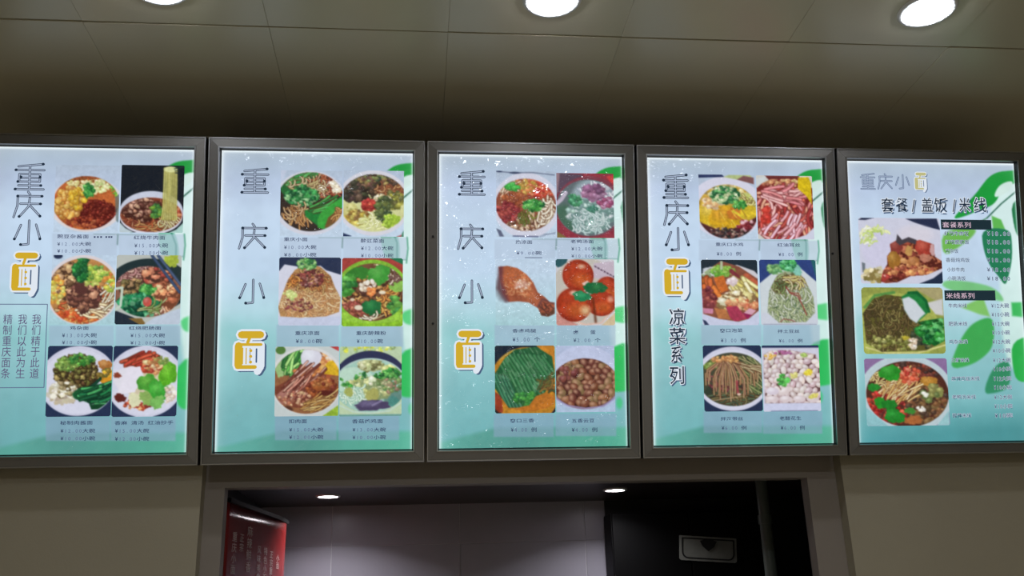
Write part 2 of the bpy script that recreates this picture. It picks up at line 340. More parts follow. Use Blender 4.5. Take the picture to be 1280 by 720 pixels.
# ---- lettering: glyph outlines from Blender's own font, laid out in cells
CAPS = {}
def glyphs(chars, off):
    obs = []
    for ch in chars:
        c = bpy.data.curves.new('g', 'FONT'); c.body = ch; c.resolution_u = 2; c.offset = off; o = bpy.data.objects.new('g', c); COL.objects.link(o); obs.append((ch, c, o))
    dg = bpy.context.evaluated_depsgraph_get()
    for ch, c, o in obs:
        me = bpy.data.meshes.new_from_object(o.evaluated_get(dg)); v = np.zeros(len(me.vertices)*3); me.vertices.foreach_get('co', v); v = v.reshape(-1, 3)
        CAPS[(ch, off)] = (v[:, :2].copy(), [tuple(p.vertices) for p in me.polygons]); bpy.data.meshes.remove(me)
    for ch, c, o in obs: bpy.data.objects.remove(o); bpy.data.curves.remove(c)
def wide(ch): return 1.0 if ord(ch) > 0x2000 else 0.56
def put_text(mb, i, s, rect, off=0.0, z=0.0, mi=0, vertical=False, slant=0.0):
    """string s fitted to the pixel rectangle, one cell per character"""
    x0, y0, x1, y1 = locrect(i, *rect)
    if vertical: n = len(s); cells = [(x0, y1-(y1-y0)*(k+1)/n, x1, y1-(y1-y0)*k/n) for k in range(n)]
    else:
        tot = sum(wide(c) for c in s); cells = []; a = 0
        for c in s: cells.append((x0+(x1-x0)*a/tot, y0, x0+(x1-x0)*(a+wide(c))/tot, y1)); a += wide(c)
    for c, (a0, b0, a1, b1) in zip(s, cells):
        if c in ' 　': continue
        v, f = CAPS[(c, off)]
        if len(v) == 0: continue
        if wide(c) == 1.0: ux = v[:, 0]-.0; uy = v[:, 1]+.08; ux = (ux-.5)*.98+.5
        else: m0_, m1_ = v[:, 0].min(), v[:, 0].max(); wd = max(m1_-m0_, .02); ux = .5+(v[:, 0]-(m0_+m1_)/2)*min(1.45, .84/wd); uy = v[:, 1]*1.12+.03
        X = a0+ux*(a1-a0)+slant*(uy-.5)*(b1-b0); Y = b0+uy*(b1-b0)
        mb.add([(x, y, z) for x, y in zip(X, Y)], f, mi)

# ---- the printed ground of the posters
def ramp(v, stops):
    k = [s_[0] for s_ in stops]; return np.stack([np.interp(v, k, [s_[1][c] for s_ in stops]) for c in range(3)], -1)
TOPPX = [(186, 566), (190.5, 563.5), (195, 558), (199.5, 556), (202, 550)]
def ground(i, X, Y):
    """pale lilac-blue sky of the artwork running down to teal, with misty streaks"""
    t0, t1 = TOPPX[i]; v = (Y-t0)/(t1-t0)
    edges = [(-4, 243), (279, 517), (550, 780), (809, 1034), (1058, 1272)][i]; u = (X-edges[0])/(edges[1]-edges[0])
    c = ramp(v, [(0, (168, 186, 202)), (.1, (182, 199, 224)), (.2, (194, 214, 236)), (.4, (190, 213, 235)), (.53, (178, 214, 226)), (.64, (152, 202, 208)), (.83, (124, 182, 187)), (1, (110, 174, 178))])
    mist = np.exp(-((v-(.60+.05*u))/.05)**2)*np.clip(1.3-3.2*u, 0, 1); c = c*(1-.25*mist[..., None])+np.array((96, 180, 170))*.25*mist[..., None]
    ve = .985-.16*np.clip(u, 0, .32)-.0*u; t = np.clip((v-ve)/.015+.5, 0, 1)
    if i == 4: ve = .93-.04*u; t = np.clip((v-ve)/.12+.4, 0, 1)
    teal = ramp(u, [(0, (96, 172, 160)), (.4, (84, 148, 140)), (1, (86, 176, 150))]) if i != 4 else ramp(u, [(0, (84, 158, 164)), (1, (76, 146, 150))])
    c = c*(1-t[..., None])+teal*t[..., None]
    if i == 0: c = c*(1-.5*np.clip(.1-u, 0, .1)[..., None])
    return c
def gcanvas(cv, i, ox, oy, s):
    cv.c = ground(i, (ox+cv.xs/s)[None, :]+0*cv.ys[:, None], (oy+cv.ys/s)[:, None]+0*cv.xs[None, :])
G_ = (30, 150, 60); G2 = (20, 110, 60); G3 = (96, 190, 96); WGL = (214, 240, 232)
def ground_sheet(i, root, mat):
    s = 1.0; x0 = [-6, 262, 546, 805, 1054][i]; x1 = [246, 521, 786, 1044, 1284][i]; y0, y1 = TOPPX[i]
    cv = Cv(x0, y0-1, x1, y1+1, 0.95, 50+i); # canvas in photograph pixels of this poster, resampled below
    H, W = int(LH/.0030), int(LW/.0030)
    # build directly in local metres: map every cell to its photograph position so the artwork lands where it is printed
    lx = -LW/2+(np.arange(W)+.5)*LW/W; ly = LH-(np.arange(H)+.5)*LH/H
    Q = np.array([(i-2)*PITCH, 0, Z0])[None, None]+lx[None, :, None]*np.array([1., 0, 0])+ly[:, None, None]*E_up[None, None]
    d = Q-CAM; zz = d @ fw; PX = 640+F*(d @ RT)/zz; PY = 360-F*(d @ UP)/zz
    cv.c = ground(i, PX, PY)
    cv.x0, cv.y0, cv.W, cv.H = 0, 0, W, H; cv.sx = cv.sy = cv.st = 1.0; cv.xs = np.arange(W)+.5; cv.ys = np.arange(H)+.5
    def M(pts):
        o = []
        for x, y in pts:
            a, b_ = loc(i, x, y); o.append(((a+LW/2)/LW*W, (LH-b_)/LH*H))
        return o
    dx = [0]*5
    # the leaf artwork, traced on the fifth poster and shifted on the others by the offset of their upper right corner
    ex = [243.5, 518, 777, 1027, 1265][i]; ey = [188, 192.5, 197, 201, 203][i]; sc = [1.15, 1.08, 1.04, 1.0, .985][i]
    def A(pts):
        pts = list(pts)
        if len(pts) > 4:
            for _ in range(2): pts = [p for a, b_ in zip(pts, pts[1:]+pts[:1]) for p in ((a[0]*.75+b_[0]*.25, a[1]*.75+b_[1]*.25), (a[0]*.25+b_[0]*.75, a[1]*.25+b_[1]*.75))]
        return M([(ex+(x-1265)*sc, ey+(y-203)*sc) for x, y in pts])
    wl = np.clip(1-0*lx, 0, 1)
    if True:
        # pale gap between the leaves down the right-hand side
        cv.P(A([(1262, 226), (1236, 248), (1238, 290), (1248, 330), (1250, 420), (1262, 470), (1300, 470), (1300, 226)]), WGL, soft=6, al=.8)
        cv.P(A([(1187, 276), (1204, 258), (1218, 243), (1226, 232), (1234, 222), (1244, 216), (1256, 214), (1300, 212), (1300, 228), (1264, 229), (1250, 240), (1242, 257), (1222, 264), (1204, 272)]), G_, soft=1.3)
        cv.P(A([(1240, 248), (1246, 234), (1256, 228), (1266, 227), (1262, 238), (1250, 246)]), (205, 228, 222), soft=1.5)
        cv.L(A([(1232, 274), (1250, 256), (1268, 241)]), 1.8, (40, 96, 76)); cv.L(A([(1232, 274), (1215, 283), (1196, 292)]), 1.4, (60, 130, 80))
        cv.P(A([(1262, 250), (1300, 240), (1300, 320), (1273, 302), (1266, 285)]), G2, soft=1.3)
        if i == 4:
            cv.P(A([(1174, 289), (1220, 286), (1215, 297), (1198, 310), (1176, 324)]), (110, 180, 84), soft=3)
            cv.P(A([(1238, 271), (1250, 276), (1255, 288), (1240, 289)]), (96, 184, 84), soft=2)
            cv.P(A([(1225, 287), (1227, 312), (1235, 334), (1247, 348), (1255, 360), (1259, 350), (1264, 328), (1264, 304), (1261, 287)]), (36, 122, 84), soft=1.3)
            cv.P(A([(1176, 352), (1210, 354), (1243, 362), (1256, 380), (1243, 378), (1176, 364)]), (120, 196, 130), soft=3)
            cv.P(A([(1199, 387), (1227, 374), (1236, 399), (1223, 396)]), (128, 194, 104), soft=3)
            cv.P(A([(1237, 398), (1215, 406), (1203, 420), (1193, 439), (1184, 466), (1211, 461), (1230, 449), (1240, 436), (1242, 412)]), (64, 168, 84), soft=2.5)
            cv.P(A([(1240, 461), (1226, 497), (1243, 496), (1262, 489), (1262, 452)]), (52, 140, 100), soft=2.5)
            cv.P(A([(1263, 381), (1290, 380), (1290, 401), (1264, 398)]), (60, 184, 92), soft=3); cv.P(A([(1263, 428), (1300, 422), (1300, 478), (1271, 484), (1264, 462)]), (40, 170, 72), soft=2)
        else:
            cv.P(A([(1225, 287), (1227, 312), (1235, 334), (1245, 338), (1249, 320), (1247, 300), (1240, 287)]), (120, 190, 165), soft=1.3); cv.L(A([(1239, 290), (1245, 306), (1245, 326), (1240, 336)]), 1.8, (34, 120, 90))
            cv.P(A([(1250, 383), (1300, 378), (1300, 404), (1262, 402), (1251, 398)]), (84, 204, 124), soft=3)
            cv.P(A([(1244, 428), (1300, 424), (1300, 476), (1262, 486), (1244, 482)]), (44, 184, 90), soft=3); cv.E(*A([(1262, 498)])[0], 4, 7, (70, 190, 130), soft=3)
    # translucent caption panels
    for (a, b_, c, d_) in CAPPAN[i]:
        k_ = (b_-290)/250.; cv.P(M([(a, b_), (c, b_), (c, d_), (a, d_)]), (178-48*k_, 194-36*k_, 214-30*k_), soft=1.2, al=.62)
    if i < 4:
        px_, y_ = [(148, 293), (428.5, 297), (695.3, 299), (949, 300)][i]; cv.L(M([(px_, y_), (px_-.6, y_+13)]), 1.3, (104, 134, 134)); pr_ = CAPPAN[i][1]
        cv.L(M([(pr_[2], pr_[1]), (pr_[2]+1, (pr_[1]+pr_[3])/2), (pr_[2]-1, pr_[3]+4)]), 1.6, (70, 150, 120)); cv.L(M([(pr_[0]+22, pr_[3]), (pr_[2], pr_[3])]), 1.0, (110, 150, 150)); cv.L(M([(px_-30, y_), (px_+60, y_+1)]), 1.0, (140, 164, 170))
    n = vnoise(H, W, 9, i+3)-.5; n2 = vnoise(H, W, 40, i+9)-.5; cv.c = np.clip(cv.c*(1+.03*n+.05*n2)[..., None], 0, 255)
    # glow of the edge-lit panel at the rim, painted into the ink colours
    ex_ = np.minimum(lx+LW/2, 9); m = lx+LW/2
    rim = np.zeros((H, W)); rim = np.maximum(rim, np.clip(1-(LH-ly)/.009, 0, 1)[:, None]**.5+0*rim); rim = np.maximum(rim, .75*np.clip(1-(LW/2+lx)/.012, 0, 1)[None, :]+0*rim); rim = np.maximum(rim, .7*np.clip(1-(LW/2-lx)/.008, 0, 1)[None, :]+0*rim)
    cv.c = cv.c*(1-rim[..., None])+np.array((236, 250, 255))*rim[..., None]
    halo = .22*np.exp(-(LH-ly)/.02)[:, None]+.25*np.exp(-(LW/2+lx)/.02)[None, :]+.12*np.exp(-(LW/2-lx)/.02)[None, :]; cv.c = np.clip(cv.c+(255-cv.c)*np.clip(halo, 0, 1)[..., None], 0, 255)
    cv.hole = None
    return sheet(cv, 'poster_sheet', (-LW/2, 0, LW/2, LH), ZP, mat, root)
CAPPAN = [[(66, 292, 147, 321), (149, 293, 231, 321), (62, 407, 143, 432), (145, 407, 226, 432), (58, 521, 138, 551), (139, 521, 220, 551)],
          [(350, 297, 427, 325), (429, 297, 509, 325), (346, 406, 424, 434), (426, 408, 504, 434), (344, 519, 421, 550), (423, 519, 499, 550)],
          [(618, 299, 694, 324), (696, 299, 773, 324), (618, 406, 693, 432), (695, 406, 769, 432), (617, 517, 692, 546), (694, 517, 770, 545)],
          [(873, 300, 948, 326), (950, 301, 1022, 326), (876, 406, 951, 431), (953, 406, 1024, 431), (879, 514, 952, 541), (953, 514, 1027, 542)],
          []]
W_ = (206, 208, 230)            # the white of a plate as the print shows it
NOOD = [(206, 160, 96), (222, 184, 124), (190, 130, 74), (232, 204, 150)]
def pics():
    """(poster, crop origin, crop scale, rectangle in the crop, corner radius px, label, painter)"""
    def p1a(c):
        c.E(350, 395, 300, 245, (214, 214, 226)); c.E(350, 400, 330, 240, (222, 214, 216)); c.mE(345, 385, 292, 238)
        c.fillm((196, 100, 48)); c.noodles(60, (330, 200, 260, 60), 60, 7, [(196, 110, 50), (214, 150, 80), (178, 84, 44)], 0, .3)
        c.bits(90, (430, 250, 130, 70), 16, [(214, 220, 150), (196, 208, 132), (224, 214, 160), (170, 190, 110)]); c.bits(40, (270, 220, 110, 30), 14, [(222, 210, 150), (200, 190, 120)])
        c.B(430, 480, 190, (120, 40, 28), .12, 4, ry=125); c.bits(260, (440, 490, 190, 125), 12, [(134, 48, 34), (110, 34, 26), (156, 62, 44), (96, 26, 22)], dark=(84, 22, 20))
        c.balls(120, (190, 400, 115, 150), 23, 22, [(226, 166, 62), (216, 148, 60), (232, 184, 84), (204, 140, 66)], (136, 76, 30), (246, 214, 130))
        c.balls(40, (280, 350, 90, 90), 21, 20, [(226, 178, 40), (216, 160, 40)], (136, 90, 30), (250, 222, 100)); c.bits(60, (330, 560, 200, 45), 13, [(140, 54, 34), (170, 84, 50)])
        c.B(365, 275, 58, (52, 120, 56), .3); c.herbs(26, (365, 275, 60, 50), 15); c.herbs(14, (600, 260, 40, 60), 16, ((120, 180, 50), (90, 150, 50))); c.m0()
        c.P([(600, 330), (640, 300), (640, 560), (615, 540)], (92, 116, 118), al=.7)
    def p1b(c):
        c.fill((26, 32, 42)); c.E(925, 470, 285, 190, (200, 206, 226)); c.E(925, 500, 280, 165, (216, 216, 230)); c.P([(650, 560), (700, 610), (780, 650), (650, 650)], (190, 208, 216)); c.P([(1210, 560), (1150, 620), (1080, 650), (1210, 650)], (170, 214, 206))
        c.mE(925, 490, 272, 152); c.fillm((140, 62, 40)); c.noodles(70, (925, 480, 250, 140), 90, 9, [(176, 104, 70), (204, 150, 104), (150, 74, 50)], dark=(84, 36, 28)); c.bits(130, (850, 440, 170, 90), 22, [(128, 84, 70), (160, 110, 88), (106, 62, 52), (176, 134, 110)], dark=(70, 34, 28))
        c.bits(40, (1150, 480, 60, 80), 14, [(170, 56, 40), (206, 130, 90), (222, 190, 150)]); c.noodles(26, (930, 600, 200, 30), 110, 9, [(216, 160, 96), (190, 90, 50)], 0, .3)
        c.noodles(30, (1090, 540, 80, 45), 70, 10, [(222, 222, 170), (200, 206, 140)]); c.herbs(24, (970, 460, 46, 60), 20, ((70, 130, 50), (110, 160, 50), (50, 100, 50))); c.m0()
        for k in range(9):
            x = 1032+k*13.5; c.L([(x, 75), (x+4*math.sin(k), 250), (x-3+k*.8, 430), (x-14+k*3, 530)], 8, c.jit((212, 208, 112), .08), hi=(240, 238, 160), dark=(130, 126, 50))
        c.E(1085, 85, 60, 26, (214, 218, 150)); c.L([(1130, 115), (1200, 118)], 9, (24, 34, 44)); c.L([(1120, 80), (1200, 60)], 9, (30, 60, 50)); c.L([(1125, 98), (1205, 92)], 7, (24, 40, 40))
    def p1c(c):
        c.E(350, 340, 330, 310, (222, 212, 216)); c.E(120, 40, 40, 24, (40, 52, 84)); c.mE(350, 350, 305, 292); c.fillm((190, 130, 72)); c.noodles(60, (330, 500, 260, 130), 130, 16, [(226, 176, 120), (214, 120, 60), (232, 200, 150), (206, 84, 44)], .1, .5)
        c.bits(90, (340, 570, 230, 60), 22, [(206, 92, 40), (222, 140, 70), (196, 70, 36)]); c.E(600, 560, 60, 40, (190, 50, 40)); c.noodles(30, (420, 520, 150, 60), 160, 20, [(232, 206, 160), (236, 216, 180)], .1, .4, curl=.3)
        c.bits(110, (210, 250, 130, 150), 30, [(140, 100, 64), (172, 130, 92), (112, 78, 54), (190, 150, 104)], dark=(84, 56, 40)); c.bits(30, (130, 350, 60, 120), 24, [(214, 180, 60), (226, 150, 60), (200, 190, 90)]); c.bits(70, (360, 400, 130, 110), 32, [(150, 98, 76), (184, 128, 98), (120, 72, 60)], dark=(84, 50, 44))
        c.B(330, 330, 55, (92, 52, 48), .2); c.noodles(16, (560, 420, 60, 130), 160, 13, [(226, 226, 206), (214, 220, 180)], -.9, .3, curl=.2); c.herbs(60, (440, 200, 120, 90), 24, ((170, 190, 70), (140, 176, 60), (196, 206, 100), (100, 150, 60))); c.bits(40, (590, 260, 60, 90), 20, [(190, 190, 70), (216, 130, 50), (160, 190, 70)])
        c.herbs(60, (325, 150, 56, 120), 24, ((30, 110, 50), (50, 140, 60), (24, 84, 44))); c.m0()
    def p1d(c):
        c.fill((186, 192, 186)); c.E(940, 300, 370, 240, (34, 52, 56)); c.B(1130, 80, 60, (170, 190, 60), .3); c.P([(640, 520), (800, 580), (930, 645), (640, 645)], (34, 46, 60)); c.P([(760, 590), (880, 590), (920, 645), (860, 645)], (130, 100, 50)); c.P([(900, 645), (1000, 580), (1220, 500), (1220, 645)], (190, 204, 222)); c.mE(925, 355, 300, 225)
        c.fillm((140, 92, 74)); c.noodles(110, (820, 220, 190, 90), 110, 14, [(204, 166, 150), (176, 130, 124), (150, 96, 88)], .1, .6, dark=(84, 44, 44)); c.noodles(60, (1130, 440, 90, 130), 90, 16, [(214, 150, 110), (232, 190, 160)], 1.2, .5, dark=(110, 60, 44))
        c.bits(60, (1000, 230, 110, 80), 30, [(196, 90, 66), (214, 130, 96), (170, 66, 54)], dark=(84, 50, 40)); c.bits(60, (1080, 370, 110, 90), 36, [(214, 140, 96), (226, 170, 124), (190, 100, 70)], dark=(120, 66, 44)); c.bits(50, (790, 320, 90, 70), 28, [(136, 110, 66), (160, 126, 84), (96, 84, 50)], dark=(60, 50, 36))
        c.herbs(30, (915, 340, 60, 40), 22); c.B(790, 470, 130, (24, 96, 60), .2, ry=90); c.herbs(90, (830, 480, 180, 90), 32, ((20, 110, 66), (36, 140, 84), (14, 74, 52), (90, 170, 120))); c.noodles(12, (930, 520, 90, 30), 120, 9, [(170, 206, 140), (120, 180, 90)], -.3, .2); c.E(925, 445, 40, 42, (196, 76, 66), hi=(232, 130, 120)); c.m0()
        c.L([(640, 330), (700, 320), (690, 480), (640, 520)], 22, (196, 214, 196)); c.L([(955, 35), (1210, 360)], 26, (44, 62, 96), hi=(70, 92, 130)); c.L([(1010, 35), (1215, 290)], 26, (50, 70, 104), hi=(84, 104, 140))
    def plate(c, cx, cy, rx, ry): c.fill((36, 50, 84)); c.E(cx, cy, rx, ry, W_); c.E(cx, cy+6, rx*.93, ry*.92, (214, 216, 236))
    def p1e(c):
        plate(c, 345, 350, 345, 310); c.mE(345, 350, 345, 300); c.bits(70, (210, 470, 130, 80), 26, [(222, 220, 206), (206, 196, 170), (190, 176, 150)], hi=False)
        c.bits(340, (320, 270, 185, 150), 19, [(96, 92, 40), (126, 116, 56), (76, 66, 34), (150, 136, 80), (100, 72, 40)], dark=(54, 40, 26)); c.bits(130, (240, 200, 100, 60), 15, [(110, 150, 60), (140, 170, 80), (84, 120, 50)]); c.herbs(60, (370, 160, 110, 45), 17, ((50, 120, 44), (90, 150, 60), (34, 90, 40)))
        c.bits(40, (220, 420, 110, 70), 20, [(150, 134, 96), (220, 214, 190), (110, 96, 60)]); c.B(580, 210, 62, (176, 110, 50), .2, ry=48, hi=(214, 160, 96)); c.P([(510, 330), (640, 260), (640, 350), (560, 375)], (226, 150, 30)); c.bits(20, (575, 290, 60, 40), 20, [(120, 100, 36), (230, 170, 40), (90, 90, 40)])
        c.B(490, 470, 180, (20, 92, 50), .1, 3, ry=80); c.noodles(50, (490, 480, 165, 80), 170, 22, [(24, 110, 62), (16, 78, 46), (60, 150, 84), (10, 60, 40)], -.25, .25, dark=(10, 46, 30), curl=.15); c.P([(450, 560), (640, 560), (640, 600), (470, 605)], (16, 70, 40)); c.m0()
    def p1f(c):
        plate(c, 940, 355, 345, 318); c.mE(940, 355, 320, 275); c.B(930, 330, 200, (214, 200, 170), .1, ry=170); c.noodles(50, (830, 200, 130, 40), 130, 26, [(172, 52, 36), (190, 74, 50), (150, 40, 30)], -.3, .3, curl=.2); c.bits(50, (1000, 230, 90, 70), 26, [(196, 130, 80), (176, 66, 44), (222, 190, 140)])
        c.B(790, 330, 130, (226, 224, 236), .1, 3, ry=110); c.P([(690, 470), (780, 240), (890, 220), (910, 290), (850, 450)], (230, 226, 240)); c.B(720, 500, 56, (100, 34, 30), .25, ry=36); c.B(690, 300, 36, (140, 60, 40), .3, ry=22); c.bits(40, (880, 560, 120, 40), 22, [(170, 66, 40), (216, 150, 100), (140, 44, 34)])
        c.B(850, 520, 60, (222, 222, 180), .2); c.B(960, 500, 70, (140, 180, 90), .3, ry=60); c.B(960, 370, 85, (70, 160, 50), .25, 3, hi=(110, 190, 70)); c.B(1060, 440, 90, (56, 170, 50), .22, 4, hi=(100, 200, 80)); c.B(1140, 290, 80, (90, 180, 34), .18, 3, ry=105, hi=(130, 210, 60)); c.B(1050, 540, 60, (120, 190, 90), .3)
        c.bits(30, (1160, 470, 50, 80), 22, [(222, 214, 200), (206, 180, 160)]); c.herbs(16, (1080, 170, 60, 30), 16, ((130, 150, 70), (90, 130, 60))); c.m0()
    def p2a(c):
        c.E(340, 350, 330, 285, (210, 212, 226)); c.mE(345, 340, 300, 262); c.fillm((54, 44, 40)); c.E(300, 210, 230, 130, (40, 110, 54)); c.noodles(30, (240, 160, 170, 70), 170, 26, [(46, 130, 60), (80, 160, 84), (30, 96, 50)], -.4, .3, curl=.2)
        c.noodles(110, (470, 210, 130, 120), 90, 9, [(196, 100, 60), (214, 130, 90), (222, 180, 140), (160, 70, 44)], -.9, .9, dark=(80, 40, 34)); c.noodles(60, (300, 210, 160, 30), 90, 9, [(222, 206, 160), (200, 190, 130)], -.1, .3); c.herbs(140, (260, 290, 140, 90), 20, ((36, 110, 56), (60, 150, 76), (24, 80, 46), (140, 190, 130)))
        c.noodles(50, (190, 430, 110, 60), 110, 10, [(206, 150, 84), (222, 184, 130)], .9, .8, dark=(70, 36, 24)); c.bits(20, (570, 200, 50, 60), 22, [(222, 210, 180)]); c.P([(290, 420), (400, 380), (560, 330), (630, 280), (630, 360), (480, 440), (420, 560), (300, 470)], (30, 130, 54), soft=8); c.noodles(16, (430, 400, 120, 50), 200, 14, [(60, 176, 80), (24, 110, 50)], -.35, .15, curl=.1)
        c.P([(410, 570), (405, 500), (440, 430), (520, 360), (630, 300), (630, 560), (520, 590)], (56, 170, 60), soft=5); c.P([(470, 570), (500, 480), (580, 410), (630, 390), (630, 560)], (120, 84, 44), soft=8); c.noodles(16, (570, 490, 50, 70), 110, 11, [(206, 160, 90), (190, 130, 70)], -1.0, .3); c.m0()
        c.P([(75, 60), (130, 60), (90, 160), (75, 190)], (196, 206, 230), soft=10, al=.8)
    def p2b(c):
        c.E(905, 350, 330, 290, (214, 214, 226)); c.mE(905, 350, 300, 255); c.fillm((214, 216, 150)); c.bits(120, (900, 220, 260, 120), 26, [(92, 70, 50), (70, 56, 44), (120, 84, 60), (60, 60, 40)], dark=(44, 34, 30)); c.bits(90, (900, 180, 230, 60), 18, [(110, 76, 60), (80, 60, 50), (140, 120, 70)])
        c.noodles(50, (1020, 240, 130, 50), 80, 11, [(170, 100, 60), (130, 70, 50), (190, 140, 90)], .2, .5); c.bits(60, (720, 250, 90, 80), 26, [(66, 50, 46), (96, 76, 62), (54, 54, 44)]); c.bits(40, (870, 370, 60, 50), 22, [(176, 50, 44), (200, 80, 60), (140, 36, 34)])
        c.bits(60, (1090, 320, 70, 80), 22, [(120, 120, 50), (150, 150, 60), (90, 90, 50)]); c.bits(30, (980, 310, 60, 30), 18, [(222, 214, 170), (190, 170, 130)]); c.B(700, 420, 66, (206, 200, 120), .08, hi=(230, 226, 160)); c.bits(12, (700, 410, 40, 30), 8, [(150, 150, 70)]); c.bits(70, (770, 480, 110, 60), 22, [(176, 150, 60), (196, 176, 84), (150, 120, 50), (120, 90, 50)])
        c.noodles(40, (900, 530, 150, 60), 120, 11, [(222, 226, 150), (232, 232, 180)], -.2, .5, dark=(180, 184, 110)); c.herbs(60, (985, 410, 60, 120), 24, ((76, 90, 50), (96, 110, 56), (56, 70, 44))); c.B(1070, 500, 60, (170, 206, 60), .3); c.herbs(14, (1050, 510, 80, 60), 20, ((180, 214, 80), (150, 190, 50))); c.herbs(22, (900, 130, 220, 30), 13, ((70, 90, 60), (110, 120, 70), (40, 60, 50))); c.m0()
        c.P([(635, 618), (700, 640), (720, 650), (635, 650)], (40, 56, 96)); c.P([(1172, 600), (1172, 650), (1100, 650), (1150, 630)], (180, 90, 90)); c.P([(1160, 610), (1172, 595), (1172, 650), (1150, 650)], (70, 150, 120))
    def p2c(c):
        c.fill((38, 50, 82)); c.P([(62, 160), (110, 100), (240, 120), (430, 110), (480, 150), (612, 190), (612, 645), (62, 645)], (212, 214, 232)); c.P([(62, 560), (612, 560), (612, 645), (62, 645)], (196, 204, 230), soft=20)
        c.mP([(80, 560), (60, 480), (90, 380), (140, 240), (200, 150), (300, 90), (430, 120), (520, 200), (560, 300), (612, 400), (600, 520), (480, 560), (250, 570)]); c.fillm((190, 140, 84))
        c.noodles(330, (335, 390, 270, 190), 70, 9, [(222, 186, 130), (236, 212, 160), (200, 144, 90), (230, 196, 146), (216, 168, 110)], dark=(160, 108, 70), curl=1.2); c.noodles(110, (340, 230, 170, 100), 70, 9, [(222, 180, 110), (200, 130, 70)], curl=1); c.bits(120, (340, 220, 120, 80), 13, [(96, 40, 40), (130, 60, 56), (170, 120, 110), (74, 36, 36)])
        c.bits(60, (230, 460, 140, 60), 10, [(130, 60, 60), (96, 50, 44)]); c.noodles(20, (180, 240, 50, 50), 50, 12, [(200, 120, 50), (220, 150, 70)]); c.bits(16, (160, 370, 60, 50), 18, [(190, 206, 120)]); c.m0(); c.herbs(80, (310, 95, 80, 48), 14, ((110, 170, 90), (60, 130, 60), (150, 200, 120), (40, 100, 54)))
    def p2d(c):
        c.fill((170, 60, 54)); c.P([(1040, 40), (1165, 40), (1165, 100)], (30, 120, 80)); c.E(890, 350, 330, 295, (130, 190, 50)); c.P([(622, 560), (1165, 560), (1165, 650), (622, 650)], (140, 200, 40), soft=10); c.E(890, 560, 300, 60, (150, 206, 60)); c.mE(890, 345, 300, 255); c.fillm((120, 76, 54))
        c.noodles(40, (1000, 130, 160, 40), 110, 14, [(200, 190, 150), (96, 70, 50), (150, 120, 90)], .1, .3); c.bits(180, (880, 360, 270, 200), 24, [(150, 96, 50), (176, 120, 60), (110, 66, 44), (90, 56, 44), (190, 140, 80)], dark=(70, 40, 30)); c.bits(60, (740, 490, 120, 70), 17, [(150, 70, 60), (130, 60, 50), (180, 110, 80)]); c.noodles(60, (1020, 400, 90, 120), 60, 14, [(206, 150, 66), (190, 120, 50), (222, 176, 90)])
        c.bits(50, (670, 260, 60, 120), 30, [(60, 150, 50), (90, 170, 70), (40, 110, 44)]); c.bits(22, (1100, 460, 60, 90), 32, [(90, 160, 60), (50, 120, 50)]); c.B(1110, 290, 70, (140, 196, 80), .15, ry=56); c.noodles(16, (1080, 180, 70, 40), 70, 14, [(214, 200, 180), (110, 80, 80)])
        c.B(780, 170, 95, (50, 130, 44), .3, ry=50); c.B(950, 190, 98, (60, 156, 54), .22, 4, ry=88, hi=(96, 186, 80)); c.B(890, 485, 80, (24, 110, 56), .22, 4, ry=78, hi=(50, 146, 76)); c.balls(14, (850, 300, 70, 60), 24, 17, [(232, 224, 210), (222, 206, 180)], (120, 80, 60), (246, 242, 236)); c.E(770, 482, 36, 22, (226, 214, 190)); c.E(980, 348, 30, 16, (236, 224, 196)); c.E(715, 412, 20, 14, (222, 200, 170)); c.bits(14, (880, 330, 30, 40), 18, [(216, 120, 60)])
        c.noodles(6, (830, 570, 60, 20), 90, 14, [(226, 222, 200)], .5, .2); c.L([(900, 590), (1000, 545)], 9, (206, 190, 130)); c.m0()
    def p2e(c):
        c.fill((196, 206, 206)); c.E(110, 70, 44, 36, (84, 130, 60)); c.P([(550, 40), (628, 35), (628, 80)], (190, 60, 60)); c.P([(490, 655), (628, 560), (628, 655)], (150, 190, 50)); c.E(345, 340, 330, 300, (214, 216, 216)); c.mE(345, 350, 305, 285); c.fillm((150, 96, 60)); c.B(110, 210, 60, (150, 190, 120), .2, ry=90)
        c.noodles(50, (200, 200, 75, 110), 150, 24, [(60, 140, 50), (90, 170, 70), (36, 100, 44), (150, 200, 110)], -1.15, .3, dark=(30, 80, 40), curl=.2); c.B(520, 200, 120, (214, 130, 70), .2, ry=80); c.bits(40, (490, 230, 110, 60), 30, [(200, 100, 56), (222, 150, 84), (180, 84, 50)]); c.P([(480, 280), (540, 150), (628, 180), (628, 300)], (226, 180, 30), soft=6); c.bits(30, (560, 110, 70, 50), 24, [(222, 206, 190), (226, 170, 120)])
        c.B(380, 140, 90, (214, 214, 228), .12, 3, ry=95, hi=(232, 236, 246)); c.bits(40, (340, 270, 110, 40), 24, [(190, 110, 60), (160, 84, 50)])
        c.B(340, 440, 280, (124, 62, 44), .1, 3, ry=135); c.P([(80, 470), (230, 320), (330, 300), (180, 500), (110, 560)], (176, 116, 104), soft=10); c.P([(110, 540), (300, 370), (380, 380), (200, 560)], (160, 100, 86), soft=10); c.noodles(50, (250, 420, 150, 120), 170, 14, [(190, 130, 110), (150, 84, 66), (110, 50, 40), (206, 160, 140)], -.8, .15, dark=(84, 40, 34), curl=.1)
